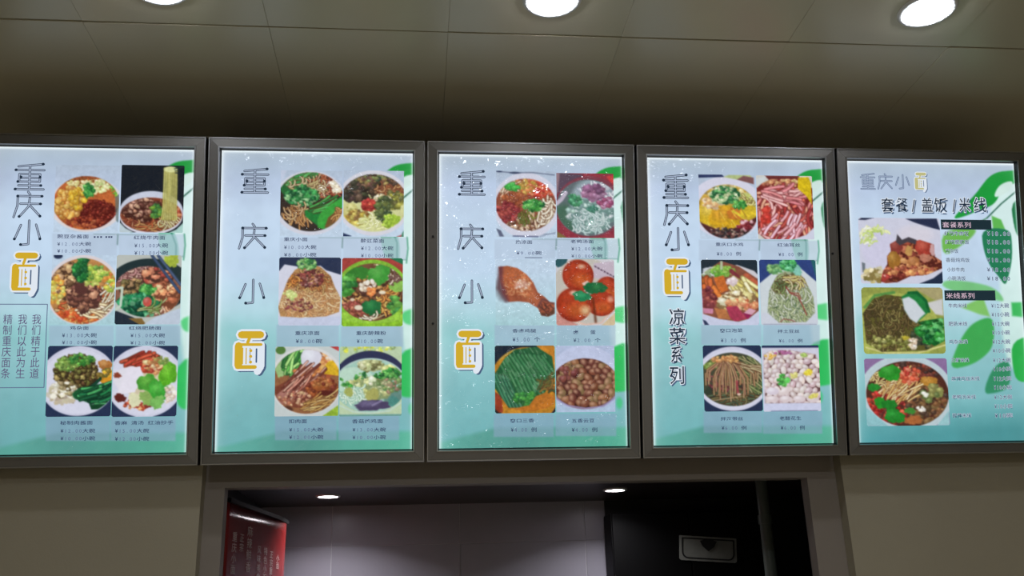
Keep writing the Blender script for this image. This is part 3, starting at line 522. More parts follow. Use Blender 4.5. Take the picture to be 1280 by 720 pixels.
        c.B(480, 410, 130, (134, 62, 30), .15, ry=90, hi=(190, 110, 50)); c.bits(60, (480, 400, 130, 80), 20, [(150, 76, 40), (110, 44, 30), (176, 110, 60)]); c.B(520, 460, 70, (90, 30, 26), .2, ry=34); c.bits(60, (250, 500, 150, 60), 13, [(206, 160, 120), (150, 90, 66)]); c.noodles(90, (460, 570, 180, 60), 150, 9, [(216, 170, 90), (232, 196, 120), (190, 140, 66)], -.35, .2, curl=.15); c.B(170, 590, 60, (90, 50, 36), .2, ry=24); c.m0()
    def p2f(c):
        c.fill((186, 210, 170)); c.bits(30, (910, 60, 270, 24), 16, [(206, 214, 130), (150, 180, 120), (190, 200, 60)]); c.E(912, 350, 330, 275, (44, 50, 86)); c.E(912, 380, 322, 240, (176, 206, 196)); c.mE(912, 390, 312, 235); c.fillm((160, 204, 188)); c.E(760, 340, 180, 120, (186, 220, 200)); c.P([(1020, 460), (1190, 400), (1190, 560), (1040, 560)], (96, 140, 130), soft=16)
        c.bits(80, (910, 200, 100, 46), 26, [(176, 184, 130), (150, 150, 90), (200, 206, 160), (120, 116, 70)]); c.bits(130, (900, 400, 200, 90), 26, [(206, 214, 150), (190, 196, 130), (222, 228, 190), (166, 170, 100)], dark=(130, 150, 100)); c.noodles(60, (740, 450, 100, 60), 70, 11, [(196, 226, 200), (214, 232, 200)], dark=(130, 180, 160)); c.bits(40, (1100, 260, 80, 60), 24, [(206, 214, 130), (180, 190, 110)])
        c.bits(70, (1080, 360, 110, 90), 20, [(110, 140, 80), (150, 150, 110), (70, 120, 70), (140, 110, 90)]); c.herbs(40, (1110, 270, 90, 40), 17); c.herbs(26, (1030, 300, 80, 20), 16); c.herbs(12, (820, 300, 60, 30), 14); c.herbs(7, (705, 375, 40, 20), 16); c.herbs(5, (650, 330, 14, 16), 11); c.B(930, 470, 60, (170, 170, 90), .15); c.B(720, 440, 40, (170, 180, 90), .2)
        c.B(930, 560, 150, (74, 64, 100), .2, ry=50, hi=(120, 110, 150)); c.L([(930, 560), (1010, 520)], 16, (130, 120, 160)); c.L([(840, 570), (900, 530)], 12, (100, 90, 130)); c.B(1120, 530, 50, (70, 140, 130), .2); c.m0(); c.L([(645, 560), (760, 615), (912, 628), (1080, 610), (1180, 540)], 14, (190, 216, 200)); c.P([(638, 640), (1190, 640), (1190, 655), (638, 655)], (90, 150, 150), soft=10)
    def p3a(c):
        for k in range(24): c.L([(75+k*3.2, 560+k*1.5), (100+k*3.2, 625)] if k < 12 else [(440+(k-12)*13, 600), (462+(k-12)*12, 630-(k-12)*4)], 4, (84, 92, 120))
        c.E(340, 350, 300, 290, (210, 212, 230)); c.L([(80, 52), (200, 60), (250, 62), (400, 58), (590, 76)], 7, (80, 90, 120)); c.E(240, 62, 50, 9, (54, 66, 100)); c.E(100, 52, 26, 7, (54, 66, 100)); c.L([(220, 622), (440, 626)], 10, (80, 90, 130)); c.mE(335, 345, 268, 232); c.fillm((150, 76, 56))
        c.bits(150, (450, 200, 150, 80), 17, [(190, 60, 44), (206, 90, 60), (160, 40, 34), (214, 130, 84)]); c.bits(90, (300, 180, 130, 60), 17, [(176, 140, 60), (190, 160, 80), (150, 110, 50), (206, 110, 70)]); c.noodles(26, (130, 240, 70, 90), 110, 15, [(222, 196, 170), (206, 166, 140)], -1, .4); c.B(240, 300, 110, (150, 76, 44), .15, ry=70); c.bits(60, (230, 300, 110, 70), 17, [(160, 84, 50), (130, 66, 44)])
        c.bits(120, (170, 420, 110, 90), 18, [(134, 44, 50), (160, 66, 60), (110, 34, 40)]); c.noodles(60, (420, 460, 170, 110), 150, 16, [(222, 196, 160), (206, 176, 130), (232, 212, 180)], 1.0, .8, dark=(110, 70, 50), curl=.7); c.bits(90, (330, 540, 190, 50), 14, [(130, 84, 60), (90, 54, 44), (222, 190, 160)])
        c.noodles(22, (520, 360, 70, 110), 140, 17, [(226, 214, 190)], 1.5, .7); c.herbs(60, (400, 350, 90, 45), 20); c.herbs(30, (215, 190, 60, 28), 18, ((50, 160, 60), (80, 180, 80))); c.noodles(26, (320, 440, 60, 60), 60, 7, [(90, 130, 50), (120, 150, 60)], 1.3, .6); c.m0()
    def p3b(c):
        c.fill((150, 50, 66)); c.P([(607, 65), (720, 65), (640, 200), (607, 260)], (150, 120, 130)); c.P([(640, 65), (850, 75), (740, 200), (607, 340)], (90, 70, 90), soft=12); c.P([(607, 580), (700, 640), (607, 640)], (130, 110, 60), soft=8); c.E(900, 360, 300, 270, (130, 60, 76)); c.E(890, 370, 285, 250, (96, 110, 116)); c.mE(890, 370, 280, 245); c.E(680, 480, 120, 140, (70, 110, 90), soft=50); c.E(930, 330, 200, 220, (150, 170, 180), soft=40)
        c.noodles(60, (950, 220, 170, 90), 120, 13, [(200, 206, 216), (170, 180, 196), (220, 222, 230)], .9, .8, dark=(130, 140, 156)); c.bits(160, (900, 430, 190, 140), 24, [(160, 190, 184), (140, 176, 166), (190, 206, 206), (120, 150, 150)], dark=(104, 140, 134)); c.noodles(60, (900, 480, 180, 110), 80, 9, [(190, 214, 210), (210, 222, 224)], 1.2, .8, dark=(120, 150, 150))
        c.bits(50, (940, 240, 90, 70), 30, [(140, 90, 124), (160, 120, 150), (110, 70, 100)]); c.bits(30, (1040, 320, 60, 50), 22, [(140, 66, 100), (170, 120, 150)]); c.herbs(40, (770, 300, 60, 50), 17, ((50, 120, 80), (80, 150, 110))); c.herbs(18, (920, 380, 60, 24), 14, ((60, 120, 100),)); c.m0(); c.L([(607, 340), (650, 300), (690, 240)], 34, (190, 180, 200)); c.P([(1050, 90), (1117, 80), (1117, 170)], (206, 60, 60), soft=10)
    def p3c(c):
        c.B(180, 300, 110, (110, 110, 120), .1, ry=110, soft=60); c.L([(110, 130), (95, 300), (160, 410)], 34, (106, 76, 84), soft=30); c.P([(95, 115), (170, 105), (260, 125), (340, 180), (400, 250), (440, 340), (500, 380), (545, 425), (588, 430), (588, 530), (530, 555), (470, 545), (440, 480), (360, 430), (270, 420), (180, 425), (130, 350), (110, 250)], (166, 84, 56), soft=8)
        c.mP([(95, 115), (170, 105), (260, 125), (340, 180), (400, 250), (440, 340), (500, 380), (545, 425), (588, 430), (588, 530), (530, 555), (470, 545), (440, 480), (360, 430), (270, 420), (180, 425), (130, 350), (110, 250)]); c.E(240, 230, 150, 110, (186, 96, 56), .6, soft=60); c.E(330, 330, 120, 50, (190, 106, 66), .7, soft=40); c.L([(110, 120), (105, 250), (160, 420)], 50, (116, 60, 66), soft=30); c.L([(470, 540), (540, 545), (588, 500)], 40, (100, 60, 44), soft=16); c.L([(440, 470), (480, 400), (588, 440)], 20, (120, 66, 60), soft=10)
        c.noodles(60, (270, 290, 130, 110), 40, 6, [(214, 140, 90), (150, 70, 44), (226, 160, 110)], .5, 1.2, dark=None, hi=False); c.B(300, 270, 56, (206, 150, 130), .3, ry=38, soft=20); c.bits(26, (300, 280, 80, 60), 9, [(232, 200, 180), (214, 160, 130)]); c.noodles(14, (500, 470, 60, 50), 50, 7, [(90, 44, 40), (70, 36, 34)], 1, .5, dark=None); c.m0()
    def tom(c, x, y, rx, ry, a=0.):
        c.E(x, y, rx, ry, (150, 40, 24), a, soft=6); c.E(x-rx*.05, y-ry*.05, rx*.85, ry*.85, (184, 58, 28), a, soft=rx*.4); c.E(x+rx*.2, y+ry*.3, rx*.55, ry*.4, (196, 84, 34), a, soft=rx*.4)
    def p3d(c):
        c.fill((206, 206, 214)); c.P([(602, 45), (710, 45), (690, 100), (620, 120), (602, 100)], (44, 92, 100), soft=5); c.E(860, 330, 300, 300, (196, 190, 180)); c.P([(940, 80), (1122, 60), (1122, 240), (930, 210)], (196, 180, 196), soft=8)
        for k in range(7): c.E(955+k*27, 110+k*15, 12, 7, (90, 70, 90), .6)
        c.P([(602, 520), (800, 632), (602, 632)], (206, 140, 130), soft=8); c.P([(1122, 520), (1000, 632), (1122, 632)], (214, 190, 150), soft=8); c.L([(602, 500), (700, 580), (860, 625), (1000, 610), (1122, 480)], 14, (222, 186, 170))
        tom(c, 800, 190, 138, 140); tom(c, 1060, 320, 110, 120); tom(c, 1000, 440, 130, 110); tom(c, 760, 450, 155, 150); c.L([(930, 400), (950, 600)], 16, (96, 40, 20), soft=24); c.E(860, 500, 40, 40, (224, 180, 130), soft=50); c.E(830, 110, 30, 18, (220, 170, 140), soft=24); c.E(1085, 400, 26, 26, (226, 150, 120), soft=30); c.E(760, 345, 34, 20, (226, 180, 160), soft=20); c.B(870, 260, 30, (226, 190, 180), .3, ry=20)
        c.B(830, 375, 78, (30, 130, 80), .25, 4, ry=46, hi=(60, 170, 110)); c.B(900, 300, 54, (20, 110, 60), .3, 4, ry=44); c.B(980, 300, 66, (24, 104, 56), .25, 4, ry=52, hi=(44, 130, 70))
    def p3e(c):
        c.fill((28, 40, 56)); c.E(340, 400, 330, 335, (196, 130, 30)); c.P([(430, 50), (595, 50), (595, 220), (500, 120)], (206, 130, 36), soft=8); c.P([(560, 650), (595, 600), (595, 650)], (30, 36, 56)); c.P([(60, 460), (120, 500), (130, 640), (60, 650)], (150, 54, 30), soft=10); c.B(360, 540, 240, (190, 110, 30), .05, ry=90); c.P([(60, 610), (60, 650), (100, 650)], (40, 36, 40))
        c.mP([(150, 160), (240, 85), (430, 60), (570, 150), (595, 330), (500, 470), (420, 500), (360, 580), (260, 600), (180, 600), (60, 430), (60, 300), (110, 220)]); c.fillm((34, 96, 56))
        for k in range(13):
            x = 110+k*36; c.L([(x-60, 120+k*2), (x+50, 300), (x+170, 560)], 34, c.jit((38, 110, 62), .12), hi=(74, 142, 92), dark=(20, 66, 40))
        for k in range(5):
            x = 60+k*30; c.L([(x-20, 300+k*8), (x+110, 600)], 24, c.jit((44, 110, 80), .12), hi=(70, 140, 100), dark=(14, 50, 36))
        c.noodles(120, (320, 300, 250, 260), 50, 4, [(120, 170, 130), (90, 150, 104), (30, 84, 52), (150, 190, 150)], 1.05, .15, dark=None, curl=.05, hi=False); c.bits(60, (330, 520, 110, 60), 17, [(50, 130, 50), (70, 150, 60), (30, 90, 44)]); c.m0(); c.L([(430, 390), (520, 370), (590, 310)], 8, (120, 160, 100)); c.noodles(20, (500, 430, 70, 50), 90, 12, [(50, 84, 44), (90, 96, 40), (130, 100, 40)], -.8, .4)
        c.L([(100, 180), (170, 120), (240, 85)], 5, (170, 190, 120))
    def p3f(c):
        c.fill((176, 190, 222)); c.E(860, 330, 320, 280, (190, 200, 232)); c.E(860, 400, 300, 215, (140, 110, 130)); c.mE(860, 385, 292, 220); c.fillm((84, 40, 30))
        for y in range(200, 600, 46):
            for x in range(600, 1130, 64): c.balls(1, (x+(y//46 % 2)*32, y, 20, 14), 44, 31, [(124, 66, 46), (146, 92, 60), (100, 48, 40), (134, 104, 66)], (40, 16, 14), (196, 150, 120))
        c.balls(14, (700, 300, 90, 70), 30, 22, [(110, 50, 50), (130, 70, 60)], (50, 22, 24), (170, 110, 110)); c.m0(); c.L([(602, 520), (700, 580), (860, 606), (1020, 590), (1122, 520)], 9, (150, 140, 190)); c.P([(602, 560), (700, 600), (860, 620), (1040, 600), (1125, 550), (1125, 640), (602, 640)], (170, 194, 222), soft=8)
    def p4a(c):
        c.E(300, 370, 330, 275, (214, 214, 234)); c.P([(60, 80), (270, 78), (290, 98), (60, 108)], (40, 52, 96), soft=5); c.P([(280, 98), (330, 80), (520, 80), (540, 100), (400, 120)], (180, 196, 130), soft=7); c.P([(400, 120), (460, 85), (552, 100), (552, 160)], (130, 84, 84), soft=7); c.mE(310, 405, 268, 240); c.fillm((200, 160, 60)); c.bits(50, (320, 220, 230, 60), 22, [(196, 180, 110), (214, 196, 140), (160, 140, 90)]); c.L([(60, 215), (160, 195), (230, 190)], 9, (120, 90, 60)); c.L([(540, 220), (600, 300)], 8, (120, 110, 70))
        c.B(500, 330, 100, (196, 204, 110), .12, ry=100); c.noodles(20, (470, 300, 80, 70), 110, 13, [(214, 214, 130), (176, 190, 90)], .8, .4); c.B(160, 420, 115, (214, 178, 36), .1, ry=110, hi=(230, 200, 90)); c.B(290, 460, 150, (214, 164, 26), .1, ry=110, hi=(226, 160, 50)); c.B(390, 420, 90, (206, 120, 40), .15, ry=60); c.B(500, 410, 80, (222, 190, 40), .12, ry=60); c.L([(360, 400), (450, 460)], 22, (226, 200, 50)); c.L([(230, 370), (240, 500)], 8, (190, 140, 30)); c.L([(430, 380), (480, 460)], 8, (170, 130, 40)); c.noodles(16, (290, 470, 200, 80), 70, 6, [(190, 140, 30), (226, 190, 60)], 1.1, .3, dark=None, curl=.1)
        c.bits(40, (200, 330, 110, 50), 22, [(206, 160, 110), (222, 190, 150), (190, 130, 80)]); c.P([(60, 500), (200, 560), (300, 580), (440, 520), (600, 430), (600, 660), (60, 660)], (84, 40, 44), soft=12); c.bits(150, (300, 600, 260, 46), 13, [(50, 44, 44), (96, 60, 56), (70, 34, 36), (150, 120, 110), (34, 36, 40)]); c.bits(30, (480, 520, 90, 40), 17, [(150, 54, 60), (206, 150, 160), (110, 30, 40)])
        c.herbs(130, (290, 260, 120, 75), 20, ((50, 120, 64), (80, 150, 84), (30, 90, 54), (170, 196, 140), (200, 206, 160))); c.herbs(18, (420, 345, 50, 34), 18); c.m0()
    def p4b(c):
        c.fill((206, 206, 200)); c.P([(650, 88), (960, 88), (930, 130), (690, 130)], (110, 44, 44), soft=6); c.P([(575, 120), (660, 90), (640, 200), (575, 210)], (206, 214, 216), soft=6); c.mP([(575, 200), (620, 160), (700, 120), (1000, 110), (1070, 200), (1075, 540), (1000, 610), (880, 650), (640, 650), (575, 600)]); c.fillm((130, 40, 38)); c.bits(60, (800, 150, 180, 40), 18, [(206, 170, 110), (190, 130, 90), (160, 90, 70)])
        c.noodles(190, (820, 400, 260, 250), 150, 24, [(206, 120, 116), (176, 66, 60), (222, 160, 156), (150, 44, 44), (196, 90, 76), (214, 150, 120)], 2.0, .6, dark=(96, 24, 28), curl=.5); c.noodles(30, (780, 250, 180, 60), 170, 22, [(206, 120, 124), (222, 160, 160)], .1, .5, dark=(110, 40, 44), curl=.4); c.noodles(20, (860, 500, 170, 100), 130, 22, [(226, 176, 190), (216, 150, 160)], 2.2, .3, dark=(120, 40, 44), curl=.2); c.bits(10, (630, 440, 50, 60), 30, [(190, 50, 40)]); c.m0()
        c.P([(945, 100), (1040, 95), (1060, 150), (1062, 340), (1010, 260), (940, 200)], (222, 190, 20), soft=5); c.P([(1070, 545), (1000, 610), (880, 650), (1070, 650)], (206, 210, 230), soft=6)
    def p4c(c):
        c.fill((34, 48, 60)); c.B(180, 150, 80, (200, 206, 216), .15, ry=40); c.L([(400, 120), (540, 170), (585, 220)], 50, (206, 204, 212)); c.E(330, 430, 300, 210, (206, 206, 232)); c.P([(82, 540), (585, 540), (585, 630), (82, 630)], (200, 206, 232)); c.P([(84, 580), (110, 590), (140, 628), (100, 628)], (44, 56, 90)); c.L([(595, 590), (585, 625)], 9, (44, 56, 90)); c.mP([(82, 180), (260, 60), (420, 110), (585, 220), (585, 500), (490, 575), (400, 600), (230, 575), (90, 530)]); c.fillm((140, 80, 60))
        c.bits(26, (190, 160, 100, 36), 26, [(214, 214, 220), (150, 170, 130)]); c.herbs(60, (270, 150, 100, 40), 20, ((120, 170, 60), (90, 150, 50), (150, 190, 90))); c.L([(265, 60), (262, 130)], 22, (180, 196, 160)); c.noodles(16, (150, 260, 60, 60), 120, 44, [(206, 110, 44), (190, 90, 40)], 1.3, .3, curl=.1); c.P([(190, 210), (280, 190), (320, 320), (240, 350)], (206, 104, 40), soft=6); c.L([(480, 200), (580, 280)], 60, (190, 90, 60)); c.L([(350, 150), (400, 200)], 40, (130, 50, 60))
        c.noodles(26, (400, 270, 90, 80), 130, 30, [(216, 206, 140), (190, 176, 90), (222, 214, 170), (206, 196, 120)], .9, .3, dark=(130, 110, 60), curl=.15); c.bits(30, (370, 400, 150, 60), 40, [(222, 206, 150), (206, 184, 120), (226, 214, 180)], dark=(140, 110, 70)); c.bits(16, (360, 240, 40, 30), 26, [(222, 200, 206)]); c.B(130, 400, 70, (116, 44, 50), .2, ry=90); c.bits(30, (140, 390, 60, 100), 26, [(120, 50, 56), (150, 70, 66), (96, 36, 44)])
        c.bits(40, (430, 450, 140, 46), 26, [(190, 90, 60), (206, 130, 90), (222, 170, 120)]); c.P([(90, 480), (180, 485), (175, 530), (95, 525)], (206, 130, 160)); c.P([(190, 480), (290, 490), (330, 580), (220, 570)], (190, 116, 66), soft=5); c.P([(290, 470), (390, 460), (470, 575), (370, 600), (330, 570)], (176, 54, 84), soft=4); c.P([(440, 530), (500, 480), (560, 500), (500, 560)], (214, 160, 180), soft=4); c.P([(400, 470), (440, 520), (520, 540), (480, 580)], (150, 30, 80), soft=4); c.m0()
    def p4d(c):
        c.fill((44, 66, 130)); c.P([(1060, 48), (1105, 48), (1105, 220)], (36, 100, 110)); c.P([(600, 260), (700, 180), (800, 130), (950, 110), (1105, 245), (1105, 630), (600, 630)], (206, 216, 222), soft=6); c.P([(600, 520), (1105, 520), (1105, 620), (600, 620)], (204, 210, 224), soft=16); c.mP([(680, 330), (760, 180), (900, 110), (1000, 220), (1070, 380), (1080, 520), (1000, 600), (760, 610), (660, 520)]); c.fillm((160, 176, 140))
        c.noodles(300, (870, 400, 210, 200), 110, 9, [(214, 220, 200), (190, 200, 160), (226, 230, 216), (170, 184, 130)], 1.3, .9, dark=(96, 110, 76), curl=.5); c.noodles(50, (790, 280, 110, 70), 90, 11, [(110, 150, 84), (140, 170, 110), (76, 110, 66)], -.8, .5); c.bits(30, (850, 480, 170, 90), 8, [(90, 110, 80), (70, 90, 60)]); c.noodles(14, (860, 220, 80, 30), 150, 11, [(200, 196, 120), (220, 220, 170)], .1, .3); c.L([(830, 290), (870, 350), (930, 370), (970, 450), (1005, 540)], 10, (150, 60, 56)); c.L([(860, 340), (940, 350), (960, 400)], 8, (160, 70, 60)); c.m0(); c.L([(770, 600), (800, 575), (880, 590), (900, 600)], 9, (150, 90, 84))
        c.herbs(30, (740, 130, 60, 34), 20, ((130, 176, 110), (90, 150, 90))); c.herbs(50, (870, 95, 70, 50), 20, ((30, 110, 60), (60, 150, 80), (100, 190, 130))); c.B(940, 150, 40, (130, 200, 180), .3); c.L([(620, 622), (1090, 624)], 4, (120, 130, 170))
    def p4e(c):
        plate(c, 358, 345, 330, 285); c.mE(358, 350, 300, 238); c.fillm((70, 74, 56)); c.B(350, 470, 260, (50, 62, 50), .05, ry=100); c.noodles(70, (360, 500, 240, 70), 150, 11, [(70, 100, 70), (50, 80, 60), (110, 110, 70)], -.1, .3); c.bits(90, (300, 380, 190, 80), 12, [(96, 44, 50), (130, 60, 70), (60, 40, 40)]); c.noodles(90, (490, 260, 120, 140), 160, 10, [(110, 130, 70), (140, 150, 90), (80, 100, 56), (170, 160, 110)], .7, .4, dark=(50, 60, 40), curl=.2); c.herbs(40, (180, 220, 80, 40), 18, ((110, 140, 60), (130, 150, 80)))
        for k in range(34):
            x = 110+k*15.5+c.r.uniform(-12, 12); y = 530-((x-340)/60.)**2*8+c.r.uniform(-130, 20); c.L([(310+c.r.uniform(-30, 30), 170), (310+(x-310)*.5, 200+c.r.uniform(0, 30)), (x, (y+200)/2), (x+c.r.uniform(-8, 8), y)], 9, c.jit([(196, 150, 96), (180, 120, 76), (206, 170, 120), (176, 106, 90)][k % 4], .1), hi=(222, 190, 140), dark=(84, 54, 40))
        c.bits(30, (300, 170, 130, 22), 17, [(196, 140, 84), (180, 116, 66)]); c.noodles(14, (500, 230, 90, 30), 150, 8, [(200, 196, 150)], .2, .2, curl=.1); c.L([(150, 540), (300, 520), (420, 505)], 7, (190, 160, 120)); c.L([(390, 370), (400, 480)], 18, (170, 66, 76)); c.E(408, 484, 17, 12, (226, 190, 170)); c.m0()
    def p4f(c):
        c.fill((206, 206, 226)); c.P([(620, 48), (1130, 48), (1130, 70), (620, 70)], (36, 50, 90)); c.mP([(640, 130), (700, 95), (860, 90), (1100, 130), (1130, 200), (1130, 560), (640, 560), (636, 300)]); c.fillm((110, 76, 76))
        for y in range(110, 590, 42):
            for x in range(640, 1140, 56): c.balls(1, (x+(y//42 % 2)*28, y, 13, 10), 36, 24, [(222, 204, 196), (206, 184, 184), (226, 214, 206), (200, 170, 176)], (96, 60, 60), (242, 236, 240))
        for x in range(700, 1100, 120): c.E(x, 525, 56, 30, (218, 202, 206), hi=(242, 236, 242))
        c.E(705, 455, 58, 34, (218, 206, 220), hi=(240, 236, 246)); c.E(815, 455, 60, 30, (222, 206, 206), -.5, hi=(244, 238, 240)); c.herbs(16, (800, 360, 40, 48), 22, ((60, 160, 60), (90, 190, 80))); c.bits(8, (1030, 290, 34, 22), 18, [(226, 200, 50)]); c.bits(6, (1080, 500, 34, 30), 18, [(214, 200, 90)]); c.bits(8, (700, 150, 50, 26), 14, [(220, 170, 80)]); c.bits(14, (800, 110, 90, 18), 13, [(170, 96, 150), (150, 80, 120)]); c.bits(9, (900, 320, 24, 30), 16, [(206, 200, 110)]); c.bits(8, (1000, 130, 40, 20), 14, [(150, 180, 90)]); c.m0()
        c.P([(620, 562), (1130, 562), (1130, 625), (620, 625)], (204, 208, 236), soft=6); c.L([(690, 630), (1100, 630)], 7, (110, 124, 160))
    def p5a(c):
        c.fill((206, 208, 228)); c.P([(480, 62), (760, 58), (785, 160), (660, 130), (560, 95)], (40, 48, 80), soft=5); c.P([(60, 75), (90, 58), (200, 58), (120, 78)], (40, 50, 80), soft=4); c.P([(570, 640), (700, 590), (785, 530), (785, 640)], (34, 48, 76), soft=5); c.P([(75, 450), (105, 460), (100, 540), (78, 540)], (110, 120, 130), soft=5); c.E(230, 330, 150, 170, (208, 206, 232), soft=30); c.E(560, 200, 160, 80, (216, 212, 226), soft=40)
        c.noodles(26, (120, 240, 60, 90), 60, 16, [(176, 196, 110), (206, 214, 160), (216, 220, 200)], -.8, .5, dark=None); c.noodles(14, (200, 170, 80, 16), 70, 16, [(170, 190, 100), (200, 210, 150)], -.1, .2, dark=None); c.bits(60, (170, 560, 90, 50), 26, [(226, 214, 180), (200, 184, 130), (150, 130, 70)], hi=False)
        c.mP([(230, 620), (260, 530), (300, 470), (300, 400), (340, 350), (330, 290), (400, 250), (500, 270), (600, 250), (720, 290), (725, 400), (785, 440), (785, 500), (640, 560), (500, 570), (380, 625), (280, 635)]); c.fillm((140, 62, 44)); c.bits(200, (530, 450, 270, 180), 34, [(150, 70, 50), (176, 100, 70), (124, 50, 40), (190, 130, 80), (160, 90, 50)], dark=(90, 34, 28))
        c.B(385, 310, 62, (140, 56, 50), .15, hi=(176, 90, 80)); c.B(360, 430, 60, (166, 110, 40), .15, ry=75, hi=(200, 150, 70)); c.B(640, 320, 85, (170, 56, 44), .12, ry=75, hi=(200, 96, 76)); c.B(495, 350, 34, (200, 150, 80), .2, ry=44); c.B(530, 450, 50, (176, 110, 60), .2, ry=60, hi=(206, 140, 90)); c.B(640, 410, 50, (190, 120, 96), .2, ry=40); c.bits(26, (290, 560, 40, 40), 24, [(176, 60, 54), (214, 150, 140)]); c.bits(60, (500, 530, 260, 60), 24, [(150, 70, 50), (206, 130, 80), (120, 44, 36)]); c.B(720, 340, 36, (206, 160, 160), .2, ry=60); c.m0()
        c.P([(385, 270), (400, 200), (440, 250), (500, 225), (570, 250), (560, 290), (490, 270), (420, 300)], (70, 64, 72), soft=8)
    def p5b(c):
        c.fill((150, 160, 70)); c.P([(240, 35), (430, 35), (430, 110), (380, 90), (300, 40)], (170, 160, 110), soft=8); c.P([(350, 110), (430, 90), (430, 170), (370, 160)], (206, 206, 206), soft=8); c.E(180, 230, 230, 170, (170, 180, 80)); c.L([(58, 320), (150, 345), (300, 346), (430, 310)], 8, (210, 206, 130)); c.L([(60, 130), (110, 75), (200, 60)], 14, (90, 150, 70)); c.mP([(50, 160), (100, 90), (160, 70), (240, 80), (260, 130), (300, 200), (430, 180), (430, 290), (340, 335), (130, 340), (60, 300)])
        c.fillm((96, 90, 40)); c.noodles(190, (170, 200, 120, 130), 46, 5, [(100, 80, 44), (126, 110, 60), (76, 66, 36), (140, 130, 70)], dark=(54, 44, 26), curl=.9); c.bits(60, (170, 300, 120, 36), 9, [(130, 130, 60), (96, 96, 40), (160, 160, 90)]); c.bits(60, (340, 270, 60, 50), 13, [(60, 66, 50), (90, 96, 60), (40, 50, 40)]); c.herbs(90, (370, 240, 66, 70), 16, ((24, 110, 40), (50, 150, 60), (16, 80, 36), (90, 180, 100))); c.bits(14, (280, 300, 20, 24), 9, [(226, 214, 200), (200, 176, 150)]); c.B(245, 275, 18, (196, 180, 50), .3, ry=9); c.m0()
        c.P([(235, 80), (270, 60), (310, 55), (350, 90), (365, 150), (330, 180), (300, 205), (280, 190), (250, 150)], (30, 130, 60), soft=5); c.P([(238, 90), (270, 80), (300, 100), (345, 160), (320, 180), (300, 205), (270, 185), (245, 140)], (206, 214, 222), soft=7); c.L([(270, 62), (310, 60), (350, 100), (362, 150)], 14, (20, 104, 50))
    def p5c(c):
        c.fill((140, 110, 160)); c.E(254, 540, 225, 185, (186, 206, 214)); c.P([(58, 600), (160, 690), (58, 690)], (140, 196, 204), soft=4); c.P([(450, 620), (390, 690), (450, 690)], (150, 200, 206), soft=4); c.mE(258, 540, 195, 155); c.fillm((84, 44, 34)); c.bits(120, (280, 440, 140, 50), 12, [(96, 50, 40), (60, 40, 36), (130, 60, 44)]); c.bits(160, (160, 600, 100, 90), 11, [(170, 40, 34), (130, 30, 30), (196, 70, 50), (90, 40, 36)]); c.bits(150, (350, 590, 100, 100), 14, [(110, 70, 44), (84, 60, 40), (130, 96, 56), (70, 50, 40)])
        c.noodles(70, (200, 530, 90, 66), 70, 6, [(222, 200, 130), (206, 170, 96), (232, 216, 160)], -.75, .35, dark=(130, 70, 40), curl=.15); c.noodles(20, (100, 470, 34, 40), 50, 6, [(222, 200, 130)], -.6, .3); c.bits(50, (275, 450, 44, 36), 11, [(200, 76, 50), (222, 120, 90), (176, 50, 40)]); c.B(362, 480, 38, (190, 130, 44), .2, ry=24, hi=(220, 160, 70)); c.bits(30, (370, 540, 50, 40), 14, [(130, 130, 70), (96, 110, 60)]); c.B(280, 664, 44, (176, 100, 50), .2, ry=20)
        c.B(180, 440, 48, (40, 150, 40), .2, 4, ry=40, hi=(70, 180, 66)); c.B(100, 508, 28, (36, 140, 44), .2, ry=20); c.B(125, 580, 26, (40, 150, 40), .2, ry=26); c.B(170, 592, 34, (30, 130, 40), .25, ry=28); c.B(192, 645, 46, (30, 136, 40), .2, 4, ry=34, hi=(50, 166, 60)); c.B(265, 620, 24, (60, 140, 50), .3, ry=16); c.bits(5, (338, 540, 14, 8), 10, [(232, 230, 220)]); c.bits(5, (318, 608, 20, 12), 10, [(230, 226, 216)]); c.m0()
    K = 7.111; K5 = 3.789
